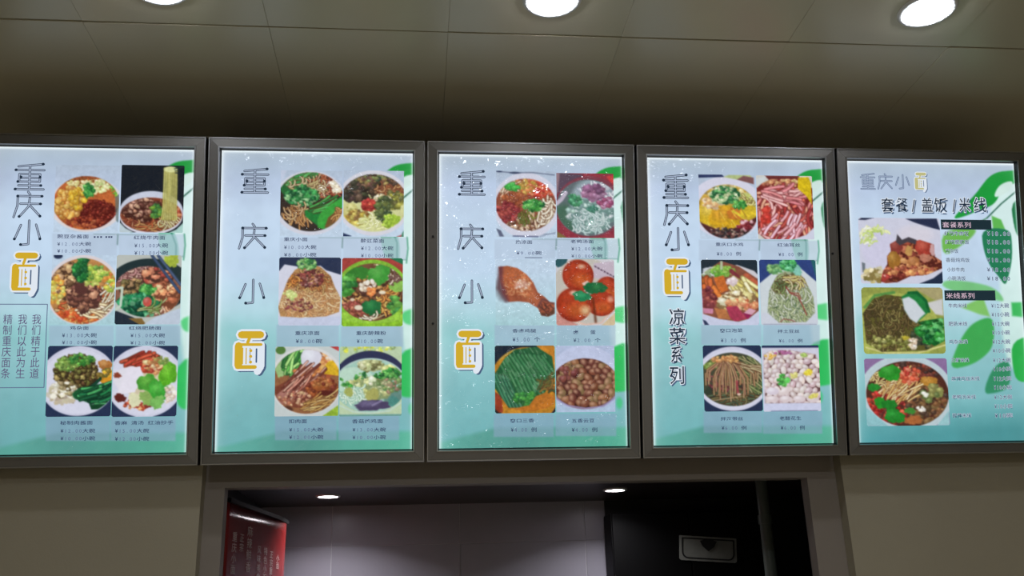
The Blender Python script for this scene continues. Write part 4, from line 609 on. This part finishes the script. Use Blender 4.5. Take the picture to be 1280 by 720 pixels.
    return [(0, 60, 200, K, (65, 50, 638, 648), 1, 'bowl of chickpea and red mince noodles', p1a), (0, 60, 200, K, (650, 50, 1210, 648), 1.5, 'beef noodles lifted by a fork on black', p1b),
            (0, 55, 315, K, (68, 30, 635, 645), 1, 'orange noodle soup with mushrooms and greens', p1c), (0, 55, 315, K, (642, 30, 1220, 645), 3, 'dark bowl of noodles with blue chopsticks', p1d),
            (0, 50, 427, K, (66, 38, 643, 666), 3, 'minced meat noodles with dark green leaves', p1e), (0, 50, 427, K, (650, 38, 1224, 666), 3, 'white dumplings with bright green leaves', p1f),
            (1, 340, 205, K, (76, 62, 626, 648), 1, 'noodles with green cabbage in a dark bowl', p2a), (1, 340, 205, K, (636, 62, 1172, 648), 1, 'pickled vegetable noodles with red chilli', p2b),
            (1, 340, 317, K, (62, 36, 612, 640), 3, 'heap of tossed cold noodles', p2c), (1, 340, 317, K, (622, 42, 1163, 648), 3, 'sour hot noodles in a lime green bowl', p2d),
            (1, 335, 428, K, (64, 38, 630, 655), 1.5, 'roast meat slices over noodles with egg', p2e), (1, 335, 428, K, (638, 38, 1188, 655), 1.5, 'pale mushroom and chicken noodles in a navy bowl', p2f),
            (2, 610, 208, K, (72, 45, 602, 633), 1, 'noodles with red sauce and herbs', p3a), (2, 610, 208, K, (608, 65, 1116, 638), 1, 'pale noodles in a crimson bowl', p3b),
            (2, 610, 318, K, (66, 45, 594, 632), 1, 'roast drumstick', p3c), (2, 610, 318, K, (602, 45, 1122, 632), 3, 'glossy red round fruits with green leaf', p3d),
            (2, 610, 425, K, (60, 50, 594, 650), 3, 'stacked green leaf vegetable on an orange plate', p3e), (2, 610, 425, K, (602, 50, 1124, 640), 1, 'braised brown beans in a bowl', p3f),
            (3, 865, 208, K, (60, 76, 563, 650), 1, 'yellow chicken in chilli oil with herbs', p4a), (3, 865, 208, K, (573, 86, 1070, 650), 1.5, 'pink shredded meat strips', p4b),
            (3, 865, 318, K, (82, 50, 583, 630), 3, 'mixed orange and red pickles', p4c), (3, 865, 318, K, (600, 50, 1103, 630), 3, 'white shredded strips on blue', p4d),
            (3, 865, 425, K, (98, 48, 616, 634), 3, 'brown stems fanned over a plate', p4e), (3, 865, 425, K, (622, 48, 1130, 634), 2, 'pale peanuts in a tray', p4f),
            (4, 1065, 265, K, (60, 56, 785, 638), 3, 'rice with braised red meat', p5a), (4, 1065, 350, K5, (46, 36, 432, 350), 5, 'dark noodles with egg and green leaves', p5b), (4, 1065, 350, K5, (60, 372, 452, 690), 3, 'red soup noodles with green leaves', p5c)]
def _fillm(s, col):
    q = (slice(0, s.H), slice(0, s.W)); s.put(q, np.ones((s.H, s.W)), col)
Cv.fillm = _fillm

# ---- captions: (poster, name, name rectangle, [(price rectangle, price)])
def prices(x0, x1, ys, vals): return [((x0, a, x1, b_), v) for (a, b_), v in zip(ys, vals)]
CAPTIONS = [
 (0, '豌豆杂酱面', (72, 293, 112, 298.3), prices(72, 115, [(302.4, 307.6), (311, 316.4)], ['¥12.00大碗', '¥10.00小碗'])),
 (0, '红烧牛肉面', (167.6, 294.4, 207.4, 299.8), prices(168.3, 211, [(304, 309.8), (313.2, 319)], ['¥15.00大碗', '¥12.00小碗'])),
 (0, '鸡杂面', (88, 407.4, 112, 412.4), prices(78, 122, [(416, 421.8), (425, 430.6)], ['¥13.00大碗', '¥10.00小碗'])),
 (0, '红烧肥肠面', (161.5, 407.4, 202.3, 412.4), prices(163.4, 207, [(416.4, 421.8), (425.6, 431)], ['¥15.00大碗', '¥12.00小碗'])),
 (0, '秘制肉酱面', (75.8, 525.4, 117, 530.8), prices(76, 120, [(535.3, 540.9), (544.8, 550.4)], ['¥12.00大碗', '¥10.00小碗'])),
 (0, '香麻 清汤 红油抄手', (143.7, 525.4, 217.5, 530.8), prices(144, 187.3, [(535.3, 540.9), (545.2, 551)], ['¥15.00大碗', '¥12.00小碗'])),
 (1, '重庆小面', (354.8, 296.6, 385, 301.8), prices(355, 396, [(306.2, 311.8), (315.7, 321.2)], ['¥10.00大碗', '¥8.00小碗'])),
 (1, '酸豇菜面', (450.7, 298.3, 480.6, 303.8), prices(451, 492, [(307.5, 313.1), (316.8, 322.2)], ['¥12.00大碗', '¥10.00小碗'])),
 (1, '重庆凉面', (368.8, 413.5, 400, 419), prices(369.5, 403.3, [(423.3, 429.2)], ['¥8.00碗'])),
 (1, '重庆酸辣粉', (445, 413.5, 482.7, 419), prices(445.7, 479, [(423.3, 429.2)], ['¥10.00碗'])),
 (1, '扣肉面', (361, 523.5, 384.3, 529), prices(361.4, 404.7, [(534, 539.4), (543.3, 548.7)], ['¥15.00大碗', '¥12.00小碗'])),
 (1, '香菇炖鸡面', (440, 523.5, 479, 529), prices(440.4, 482.7, [(534, 539.4), (543.5, 549)], ['¥13.00大碗', '¥10.00小碗'])),
 (2, '热凉面', (644, 300.2, 665.5, 305.2), prices(645, 677, [(313.8, 318.8)], ['¥9.00碗'])),
 (2, '老鸭汤面', (712.7, 299.6, 742, 304.4), prices(713.6, 753, [(308.2, 313.6), (317.6, 322.4)], ['¥12.00大碗', '¥10.00小碗'])),
 (2, '香卤鸡腿', (640, 410.8, 670, 415.8), prices(640, 675, [(421, 427.2)], ['¥5.00 个'])),
 (2, '卤　　蛋', (715.7, 412.3, 744.3, 417.8), prices(716, 750.6, [(422.3, 427.8)], ['¥2.00 个'])),
 (2, '爽口三香', (637, 522.8, 667.6, 528), prices(638, 671, [(533.8, 539.8)], ['¥4.00 例'])),
 (2, '五香云豆', (714, 522.8, 743, 528.2), prices(714, 746.7, [(533.8, 539.8)], ['¥4.00 例'])),
 (3, '重庆口水鸡', (893.5, 303.2, 928.8, 308), prices(895, 926, [(314.6, 320)], ['¥8.00 例'])),
 (3, '红油耳丝', (970.6, 303.8, 999.8, 308.8), prices(972, 1002.8, [(315.3, 320.7)], ['¥8.00 例'])),
 (3, '爽口泡菜', (898.8, 410.4, 927.8, 415.6), prices(900, 932, [(422.3, 428.2)], ['¥3.00 例'])),
 (3, '拌土豆丝', (971, 411.6, 998.8, 416.4), prices(972.5, 1002.8, [(423.2, 428.3)], ['¥6.00 例'])),
 (3, '拌海带丝', (900, 520.6, 928.5, 525.6), prices(901, 933, [(531.8, 537.2)], ['¥6.00 例'])),
 (3, '老醋花生', (973.5, 519.8, 1001, 525.2), prices(974.8, 1005.6, [(531.4, 537.2)], ['¥6.00 例']))]
LIST = [('红烧牛肉饭', 1179, 1210, 292), ('红烧肥肠饭', 1180, 1210.5, 302.6), ('鸡杂饭', 1180.5, 1197, 313.8), ('香菇炖鸡饭', 1181, 1211, 325), ('小炒牛肉', 1182.5, 1204.6, 337), ('小碗汤饭', 1183, 1206, 348),
        ('牛肉米线', 1184, 1207.4, 382), ('肥肠米线', 1184.2, 1208, 404.6), ('鸡杂米线', 1185, 1208.6, 427), ('三鲜米线', 1187.4, 1210.2, 450), ('麻辣鸡丝米线', 1188, 1223.4, 473), ('老鸭汤米线', 1188.8, 1218.6, 496), ('酸辣米线', 1189.4, 1213, 519)]
LPRICE = [('¥18.00', 1232, 1262, y) for y in (292, 302.6, 313.8, 325, 337, 348)] + [(('¥12大碗', '¥10小碗')[k % 2] if k < 12 else '¥10碗', 1237.6+k*.35, 1260+k*.4, y) for k, y in enumerate((382, 393, 404.6, 415.6, 427, 438, 450, 461, 473, 484, 496, 507.5, 519))]
BOLD, FAT = 0.008, 0.05
chars = set('¥0123456789.大小碗个例/')
for c_ in CAPTIONS: chars |= set(c_[1])
for c_ in LIST: chars |= set(c_[0])
SLOGAN = ['我们精于此道', '我们以此为生', '精制重庆面条']
chars |= set(''.join(SLOGAN)+'套餐系列米线凉菜盖饭正宗重庆小面麻辣鲜香风味美食特色'); chars -= set(' 　')
glyphs(sorted(chars), 0.0); glyphs(sorted(chars), BOLD); glyphs(sorted(set('套餐系列米线凉菜盖饭/¥0123456789.大小碗')|set(''.join(c_[0] for c_ in LIST))), FAT)

I_navy = glow('ink_navy', (44, 54, 92)); I_grey = glow('ink_grey', (92, 104, 138)); I_white = glow('ink_white', (222, 230, 240)); I_dark = glow('ink_dark', (34, 48, 66)); I_plum = glow('ink_plum', (92, 74, 116))
I_gold = glow('ink_gold', (208, 170, 44)); I_shadow = glow('ink_shadow', (74, 96, 128)); I_body = glow('ink_stroke_body', (168, 182, 206)); I_hgreen = glow('ink_header_green', (30, 48, 56)); I_pink = glow('ink_header_letters', (206, 180, 196)); I_halo = glow('ink_halo', (190, 208, 222)); I_khaki = glow('ink_khaki', (190, 186, 130))

def tube2d(mb, pts, wd, z, mi, n=8):
    for (ax, ay), (bx, by) in zip(pts[:-1], pts[1:]):
        dx, dy = bx-ax, by-ay; l = math.hypot(dx, dy) or 1e-9; nx, ny = -dy/l*wd/2, dx/l*wd/2
        mb.add([(ax+nx, ay+ny, z), (ax-nx, ay-ny, z), (bx-nx, by-ny, z), (bx+nx, by+ny, z)], [(0, 1, 2, 3)], mi)
    for x, y in pts: mb.add([(x+wd/2*math.cos(2*math.pi*k/n), y+wd/2*math.sin(2*math.pi*k/n), z) for k in range(n)], [tuple(range(n))], mi)
STROKES = {
 'chong': ([[(.1, .10), (.97, .0)], [(0, .24), (1, .24)], [(.14, .40), (.86, .40), (.86, .70), (.14, .70), (.14, .40)], [(.14, .55), (.86, .55)], [(.5, .07), (.5, 1)], [(.12, .85), (.9, .85)], [(0, 1.), (1, 1.)]], [(.95, .0), (.02, .24), (.2, .52), (.86, .52), (.9, .85), (.1, .7), (.02, 1.)]),
 'qing': ([[(.48, -.06), (.56, .06)], [(.1, .12), (1, .12)], [(.12, .12), (.12, .52), (0, 1)], [(.22, .44), (.96, .44)], [(.55, .2), (.52, .55), (.2, .98)], [(.56, .5), (.95, .96)]], [(.12, .12), (.98, .12), (.94, .44), (.2, .97), (.94, .95)]),
 'xiao': ([[(.55, 0), (.55, .95), (.3, .98)], [(.26, .18), (.06, .74)], [(.8, .16), (.96, .72)]], [(.28, .97), (.05, .75), (.96, .74)])}
def hollow_char(mb, i, key, rect, wpx, layer=0, dots=True):
    x0, y0, x1, y1 = locrect(i, *rect); u = wpx*(x1-x0)/(rect[2]-rect[0]); z = ZP+LAY*(2+layer)
    st, dt = STROKES[key]; Q = lambda p: (x0+p[0]*(x1-x0), y1-p[1]*(y1-y0))
    for s_ in st: tube2d(mb, [Q(p) for p in s_], u, z, 0)
    for s_ in st: tube2d(mb, [Q(p) for p in s_], u*.42, z+LAY, 1)
    if dots:
        for p in dt: tube2d(mb, [Q(p), (Q(p)[0]+1e-5, Q(p)[1])], u*1.3, z+2*LAY, 0, 12)
def gold_mian(mb, i, rect, pale=False):
    x0, y0, x1, y1 = locrect(i, *rect); W_, H_ = x1-x0, y1-y0; z = ZP+LAY*2
    Q = lambda p, dx=0, dy=0: (x0+(p[0]+dx)*W_, y1-(p[1]+dy)*H_)
    parts_ = [([(.22, .09), (.82, .09)], .23), ([(.5, .12), (.42, .28)], .10), ([(.14, .36), (.14, .84)], .24), ([(.10, .88), (.66, .88)], .12), ([(.14, .33), (.84, .33)], .09), ([(.84, .33), (.84, .86), (.74, .99)], .10), ([(.38, .40), (.38, .8)], .09), ([(.62, .4), (.62, .8)], .09)]
    for p, wd in parts_: tube2d(mb, [Q(a, .07, .035) for a in p], (wd+.1)*W_, z, 2)
    for p, wd in parts_: tube2d(mb, [Q(a) for a in p], (wd+.13)*W_, z+LAY, 1)
    for p, wd in parts_[:5]: tube2d(mb, [Q(a) for a in p], wd*W_, z+2*LAY, 0)
    for xx in (.27, .38): tube2d(mb, [Q((xx, .42)), Q((xx, .8))], .035*W_, z+3*LAY, 0)
    tube2d(mb, [Q((.70, .44)), Q((.70, .76))], .05*W_, z+3*LAY, 2)
    for k in range(3): tube2d(mb, [Q((.52, .48+.14*k)), Q((.521, .48+.14*k))], .1*W_, z+3*LAY, 0, 10)
def rectq(mb, i, rect, z, mi=0):
    x0, y0, x1, y1 = locrect(i, *rect); mb.add([(x0, y0, z), (x1, y0, z), (x1, y1, z), (x0, y1, z)], [(0, 1, 2, 3)], mi)

TITLES = [[('chong', (20, 205.5, 56, 237)), ('qing', (18.5, 242, 53.5, 272)), ('xiao', (17.5, 276, 52.5, 307))], [('chong', (302.5, 211.5, 335.5, 241)), ('qing', (299.5, 282, 333.5, 311)), ('xiao', (298.5, 350, 331.5, 380))],
          [('chong', (573.5, 214.5, 605.5, 243.5)), ('qing', (572.5, 283, 604, 311.5)), ('xiao', (572.5, 351, 604, 379.5))], [('chong', (828.5, 219, 859, 247.5)), ('qing', (829.5, 254, 860, 281.5)), ('xiao', (830.5, 285.5, 861, 313.5))],
          [('chong', (1075, 217.5, 1092.5, 236.5)), ('qing', (1096.5, 219, 1114.5, 236.5)), ('xiao', (1117.5, 219, 1136, 236.5))]]
MIAN = [(15, 315, 50, 368), (293, 414, 333, 465), (569, 413, 604, 464), (829, 323, 862, 372), (1142, 216, 1158, 239)]

def rail_meshes(root, i):
    hx, ylo, yhi = .3965, -.0465, LH+.0465
    prof = [(0, -.03), (0, .019), (.002, .0235), (.0055, .0235), (.0065, .0205), (.035, .0235), (.0365, .0262), (.0405, .0262), (.0418, .0235), (.0430, .0105), (.0463, .0035), (.0463, -.004), (.02, -.03)]
    mi_of = [2, 1, 1, 0, 0, 0, 1, 1, 2, 2, 2, 0, 0]
    def cor(k, d, h): return [(-hx+d, ylo+d, h), (hx-d, ylo+d, h), (hx-d, yhi-d, h), (-hx+d, yhi-d, h)][k % 4]
    for k in range(4):
        b = MB(); vs = []
        for d, h in prof:
            p, q = np.array(cor(k, d, h)), np.array(cor(k+1, d, h)); e = (q-p)/np.linalg.norm(q-p)*.00035; vs += [tuple(p+e), tuple(q-e)]
        n = len(prof)
        for j in range(n): b.add([vs[2*j], vs[2*j+1], vs[2*((j+1) % n)+1], vs[2*((j+1) % n)]], [(0, 1, 2, 3)], mi_of[j])
        b.add([vs[2*j] for j in range(n)], [tuple(range(n))], 0); b.add([vs[2*j+1] for j in range(n)], [tuple(range(n-1, -1, -1))], 0)
        o = b.build('frame_rail', [M_alu, M_alu_rim, M_gap], root)
        me = o.data; bm = bmesh.new(); bm.from_mesh(me); bmesh.ops.remove_doubles(bm, verts=bm.verts, dist=1e-6); bmesh.ops.recalc_face_normals(bm, faces=bm.faces); bm.to_mesh(me); bm.free()

BOXLAB = ['backlit menu box with the chickpea noodle picture and a boxed slogan', 'backlit menu box whose gold character sits low beside roast meat noodles', 'middle backlit menu box with the roast drumstick picture, its film most creased',
          'backlit cold dish menu box with pink meat strips and peanuts', 'backlit menu box with a price list over large green leaves']
PICS = pics(); WR = [.35, .28, 1.0, .3, .55]
for i in range(5):
    root = empty('menu_light_box', ((i-2)*PITCH, 0, Z0)); root.rotation_euler = (math.pi/2+T, 0, 0)
    tag(root, BOXLAB[i], 'menu light box', 'row of backlit menu boxes over the serving hatch')
    rail_meshes(root, i)
    b = MB(); b.box((-.388, -.036, -.070), (.388, LH+.036, -.031)); b.box((-.352, -.002, -.031), (.352, LH+.002, -.0005)); b.build('housing', M_housing, root)
    yw = YW if i in (0, 4) else YR
    for sx in (-.3, .3):
        for zz in (.12, .95):                       # wall brackets behind the box
            b = MB(); pts = []
            for yy in (None, yw-.001):
                for dz in (0, .035):
                    zz_ = zz+dz; yb = -(zz_*math.tan(T))+.069/math.cos(T) if yy is None else yy
                    for dx in (-.015, .015):
                        q = np.array([sx+dx, yb, zz_]); pts.append((q[0], q @ E_up, q @ E_n))
            b.add(pts, [(0, 1, 3, 2), (4, 6, 7, 5), (0, 4, 5, 1), (2, 3, 7, 6), (0, 2, 6, 4), (1, 5, 7, 3)]); b.build('bracket', M_dark, root)
    screws = {1: [], 2: [(541, 297), (541, 405)], 3: [(1037.5, 318)]}.get(i, [])
    for px, py in screws:
        x, y = loc(i, px, py); b = MB(); b.lathe([(.0045, .0195), (.0045, .0262), (.003, .0272), (.0004, .0272)], 12, (x, y, 0)); b.build('screw', M_gap, root)
    mat = film_print('poster_film_%d' % i, WR[i])
    post = ground_sheet(i, root, mat)
    for (pi, ox, oy, k, (a0, b0, a1, b1), rad, lab, fn) in PICS:
        if pi != i: continue
        cv = Cv(a0, b0, a1, b1, 0.72*k, 100+int(ox+oy+a0)); gcanvas(cv, i, ox, oy, k)
        cv.r = np.random.RandomState(int(ox*7+oy*3+a0)); fn(cv); cv.m0(); cv.noise(.035, 2.0); cv.noise(.03, 6); g_ = cv.c.mean(-1, keepdims=True); cv.c = (g_+(cv.c-g_)*.9)*.97; cv.blur(1)
        rect = locrect(i, ox+a0/k, oy+b0/k, ox+a1/k, oy+b1/k)
        o = sheet(cv, 'food_picture', rect, ZP+LAY*2, mat, post, radius=rad*.0028); o['label'] = 'printed picture: '+lab
    for (pi, name, rc, pr) in CAPTIONS:
        if pi != i: continue
        b = MB(); put_text(b, i, name, rc, BOLD, ZP+LAY*2); 
        if name == '豌豆杂酱面':
            for x in (118, 122, 126, 132.5, 136, 139): rectq(b, i, (x, 295.6, x+2.2, 297.6), ZP+LAY*2)
        if name == '热凉面': rectq(b, i, (655.7, 322, 677.5, 322.8), ZP+LAY*2)
        b.build('dish_name', I_navy, post)
        b = MB()
        for (x0, y0, x1, y1), s_ in pr:
            tot = sum(wide(c) for c in s_); ku = len(s_)-sum(1 for c in s_ if wide(c) == 1.0 or c == ' '); cw = (x1-x0)/tot; f_ = x0+cw*.56; dg_ = [c for c in s_[1:] if wide(c) < 1 and c != ' ']; g_ = f_+cw*.56*len(dg_)
            put_text(b, i, '¥', (x0, y0, f_, y1), BOLD, ZP+LAY*2, 0); put_text(b, i, ''.join(dg_), (f_, y0, g_, y1), 0.0, ZP+LAY*2, 1); un = ''.join(c for c in s_ if wide(c) == 1.0); put_text(b, i, un, (x1-cw*len(un), y0, x1, y1), BOLD, ZP+LAY*2, 0)
        b.build('price', [I_navy, I_grey], post)
    for key, rc in TITLES[i]:
        b = MB(); hollow_char(b, i, key, rc, 2.9 if i < 4 else 1.9, dots=i < 4); b.build('title_character', [I_shadow if i == 4 else I_dark, I_body], post)
    b = MB(); gold_mian(b, i, MIAN[i]); b.build('gold_character', [I_gold if i < 4 else I_khaki, I_white, I_shadow], post)
    if i == 0:
        b = MB(); z = ZP+LAY*2; x0, y0, x1, y1 = locrect(0, -4, 380.5, 58, 484.5)
        tube2d(b, [(x0, y1), (x1, y1), (x1, y0), (x0, y0)], .0028, z, 0, 4); b.build('slogan_border', I_grey, post)
        for s_, rc in zip(SLOGAN, [(39, 392, 51.5, 473), (21.5, 392, 34, 473), (3, 392, 15.5, 473)]):
            b = MB(); put_text(b, 0, s_, rc, 0.0, z, vertical=True); b.build('slogan_column', I_plum, post)
    if i == 3:
        for ch, rc in zip('凉菜系列', [(835, 384, 856, 406.5), (835, 408, 857, 430), (837, 431, 853, 454), (835.5, 456, 856, 480)]):
            b = MB(); r2 = tuple(v+d for v, d in zip(rc, (1.6, 1.4, 1.6, 1.4))); put_text(b, 3, ch, r2, FAT, ZP+LAY*2, 2); put_text(b, 3, ch, rc, FAT, ZP+LAY*3, 1); put_text(b, 3, ch, rc, BOLD, ZP+LAY*4, 0); b.build('section_character', [I_dark, I_white, I_shadow], post)
    if i == 4:
        for ch, (a, c_) in zip('套餐/盖饭/米线', [(1100, 1116), (1118, 1134), (1135, 1146), (1150, 1165), (1166, 1183), (1186, 1196), (1197, 1212), (1215, 1232)]):
            b = MB(); rc = (a, 246.5-(a-1100)*.004, c_, 265.5); r2 = (a+1.2, rc[1]+1.6, c_+1.2, 267.1); put_text(b, 4, ch, r2, FAT, ZP+LAY*3, 2, slant=.0); put_text(b, 4, ch, rc, FAT, ZP+LAY*4, 1); put_text(b, 4, ch, rc, BOLD, ZP+LAY*5, 0); b.build('section_character', [I_dark, I_white, I_shadow], post)
        for s_, rc in (('套餐系列', (1175, 275, 1238, 287.3)), ('米线系列', (1179.5, 363.2, 1243, 375.8))):
            b = MB(); rectq(b, 4, rc, ZP+LAY*2, 0); put_text(b, 4, s_, (rc[0]+1.5, rc[1]+2.4, rc[0]+38, rc[3]-2.4), BOLD, ZP+LAY*3, 1); b.build('header_label', [I_hgreen, I_pink], post)
        for nm, lst, hh in (('dish_name', LIST, 2.9), ('price', LPRICE, 3.1)):
            for s_, x0, x1, y in lst:
                b = MB(); put_text(b, 4, s_, (x0, y-hh, x1, y+hh), FAT, ZP+LAY*2, 1); put_text(b, 4, s_, (x0, y-hh, x1, y+hh), 0.0, ZP+LAY*3, 0); b.build(nm, [I_navy, I_halo], post)

# ================================================================== beyond the hatch
def sign():
    """red vinyl sheet with white writing, its far edge curling off the side wall"""
    t = empty('red_sign', (-1.156, .34, Z0-.9)); tag(t, 'glossy red sign with white writing hung along the kitchen side wall', 'sign')
    A_, B_ = np.array([-1.156, .34]), np.array([-1.03, 1.3]); H_ = .76; dirv = (B_-A_)/np.linalg.norm(B_-A_); nrm = np.array([dirv[1], -dirv[0]])
    def pos(u, v, off=0.0):
        bulge = .03*math.sin(math.pi*min(1, v/.55))*max(0, (u-.7)/.3)**2
        curl = -.09*max(0, (u-.88)/.12)**2*(0.3+v/.4)
        p = A_+(B_-A_)*u + nrm*(curl+off-.0)+ dirv*bulge
        return (p[0]+1.156, p[1]-.34, .9-.136-v)
    def sheet_(name, off, mat, flip):
        b = MB(); nu, nv = 28, 14; vs = [pos(u/nu, v/nv*H_, off) for v in range(nv+1) for u in range(nu+1)]
        fs = [(v*(nu+1)+u, v*(nu+1)+u+1, (v+1)*(nu+1)+u+1, (v+1)*(nu+1)+u) for v in range(nv) for u in range(nu)]
        b.add(vs, fs); o = b.build(name, mat, t, smooth=True); md = o.modifiers.new('thickness', 'SOLIDIFY'); md.thickness = .003; return o
    sheet_('sheet', 0, paint('red_vinyl', (150, 40, 40), .22, var=.25, scale=3, bump=.25, bscale=5), False)
    b = MB(); vs = []
    for u in (0, .25, .5, .75, .97): vs.append(pos(u, -.006, .004)); 
    for p, q in zip(vs[:-1], vs[1:]):
        p, q = np.array(p), np.array(q); n3 = np.array([nrm[0], nrm[1], 0])*.008; z3 = np.array([0, 0, .008])
        c8 = [p-n3-z3, p+n3-z3, p+n3+z3, p-n3+z3, q-n3-z3, q+n3-z3, q+n3+z3, q-n3+z3]; b.add([tuple(c) for c in c8], [(0, 1, 2, 3), (4, 7, 6, 5), (0, 4, 5, 1), (1, 5, 6, 2), (2, 6, 7, 3), (3, 7, 4, 0)])
    b.build('top_rail', M_black, t)
    wm = paint('white_print', (240, 214, 208), .4)
    cols = [('重庆小面', .07, .10, .040), ('正宗', .17, .10, .036), ('麻辣鲜香', .27, .06, .046), ('风味美食', .43, .13, .036), ('特色小面', .53, .13, .036), ('正宗重庆', .63, .14, .034), ('小面', .74, .15, .032)]
    for s_, u0_, v0_, sz in cols:
        b = MB()
        for k, ch in enumerate(s_):
            v, f = CAPS[(ch, 0.0)]
            if len(v) == 0: continue
            b.add([pos(u0_+x*sz*1.6/.97, v0_+k*sz*1.02+(1-y)*sz, .0035) for x, y in v], f)
        b.build('lettering', wm, t)
    for u0_, r in ((.16, .05), (.36, .05)):
        b = MB(); vs = [pos(u0_+r*1.5*math.cos(a*math.pi/12), .36+r*.9*math.sin(a*math.pi/12), .0035) for a in range(24)]; b.add(vs, [tuple(range(24))]); b.build('printed_plate', paint('plate_print', (150, 120, 124), .4), t)
sign()
t = empty('upright_cabinet', (1.0, 1.66, 0)); tag(t, 'tall black kitchen cabinet against the grey tiled wall', 'cabinet')
b = MB(); b.box((-.412, -.085, .05), (.41, .10, Z0-.088)); b.build('body', M_black, t, bevel=.004)
b = MB(); b.box((-.408, -.108, .08), (-.002, -.087, Z0-.094)); b.build('door', M_black, t, bevel=.004)
b = MB(); b.box((.002, -.108, .08), (.406, -.087, Z0-.094)); dr = b.build('door', M_black, t, bevel=.004)
for fx in (-.40, .36):
    b = MB(); b.box((fx, -.07, 0), (fx+.04, .09, .05)); b.build('foot', M_steel, t)
# pressed steel plate with a dark inset line and a wedge-shaped notch
M_plate = paint('plate_steel', (128, 130, 125), 0.42, 0.3, var=.15, scale=14)
t2 = empty('steel_plate', (1.09, 1.552, Z0-.286)); t2.rotation_euler = (0, math.radians(4.5), 0); tag(t2, 'stainless plate with rounded lower corners and a dark wedge notch, on the black cabinet', 'plate')
def rr(w_, h_, r, top=False, n=6):
    pts = []
    for cx, cy, a0 in ((w_/2-r, -h_/2+r, -90), (w_/2-(.004 if top else r), h_/2-(.004 if top else r), 0), (-w_/2+(.004 if top else r), h_/2-(.004 if top else r), 90), (-w_/2+r, -h_/2+r, 180)):
        q = .004 if (top and cy > 0) else r
        pts += [(cx+q*math.cos(math.radians(a0+90*k/n)), cy+q*math.sin(math.radians(a0+90*k/n))) for k in range(n+1)]
    return pts
def prism(pts, y0, y1, name, mat, par):
    b = MB(); n = len(pts); b.add([(x, y0, z) for x, z in pts]+[(x, y1, z) for x, z in pts], [tuple(range(n)), tuple(range(2*n-1, n-1, -1))]+[(k, n+k, n+(k+1) % n, (k+1) % n) for k in range(n)]); return b.build(name, mat, par)
prism(rr(.305, .125, .012, True), -.008, -.001, 'plate', M_plate, t2)
b = MB(); a_, c_ = rr(.282, .106, .034, True), rr(.266, .092, .027, True); n = len(a_)
b.add([(x, -.0095, z) for x, z in a_]+[(x, -.0095, z) for x, z in c_]+[(x, -.0075, z) for x, z in a_]+[(x, -.0075, z) for x, z in c_], [(k, (k+1) % n, n+(k+1) % n, n+k) for k in range(n)]+[(k, 2*n+k, 2*n+(k+1) % n, (k+1) % n) for k in range(n)]+[(n+k, n+(k+1) % n, 3*n+(k+1) % n, 3*n+k) for k in range(n)])
b.build('inset_line', M_gap, t2)
prism([(-.045, .04), (-.03, .012), (0, -.012), (.03, .012), (.045, .04), (0, .052)], -.014, -.0082, 'notch', M_gap, t2)
b = MB(); b.lathe([(.028, .0), (.028, Z0-.001)], 24, (1.215, 1.0, 0)); 
for zz in (.6, 1.4, 1.98): b.lathe([(.033, zz), (.033, zz+.04)], 24, (1.215, 1.0, 0))
o = b.build('kitchen_pipe', paint('grey_pipe', (96, 104, 98), .4), None, smooth=False); tag(o, 'dark grey vertical pipe standing in front of the black cabinet', 'pipe')
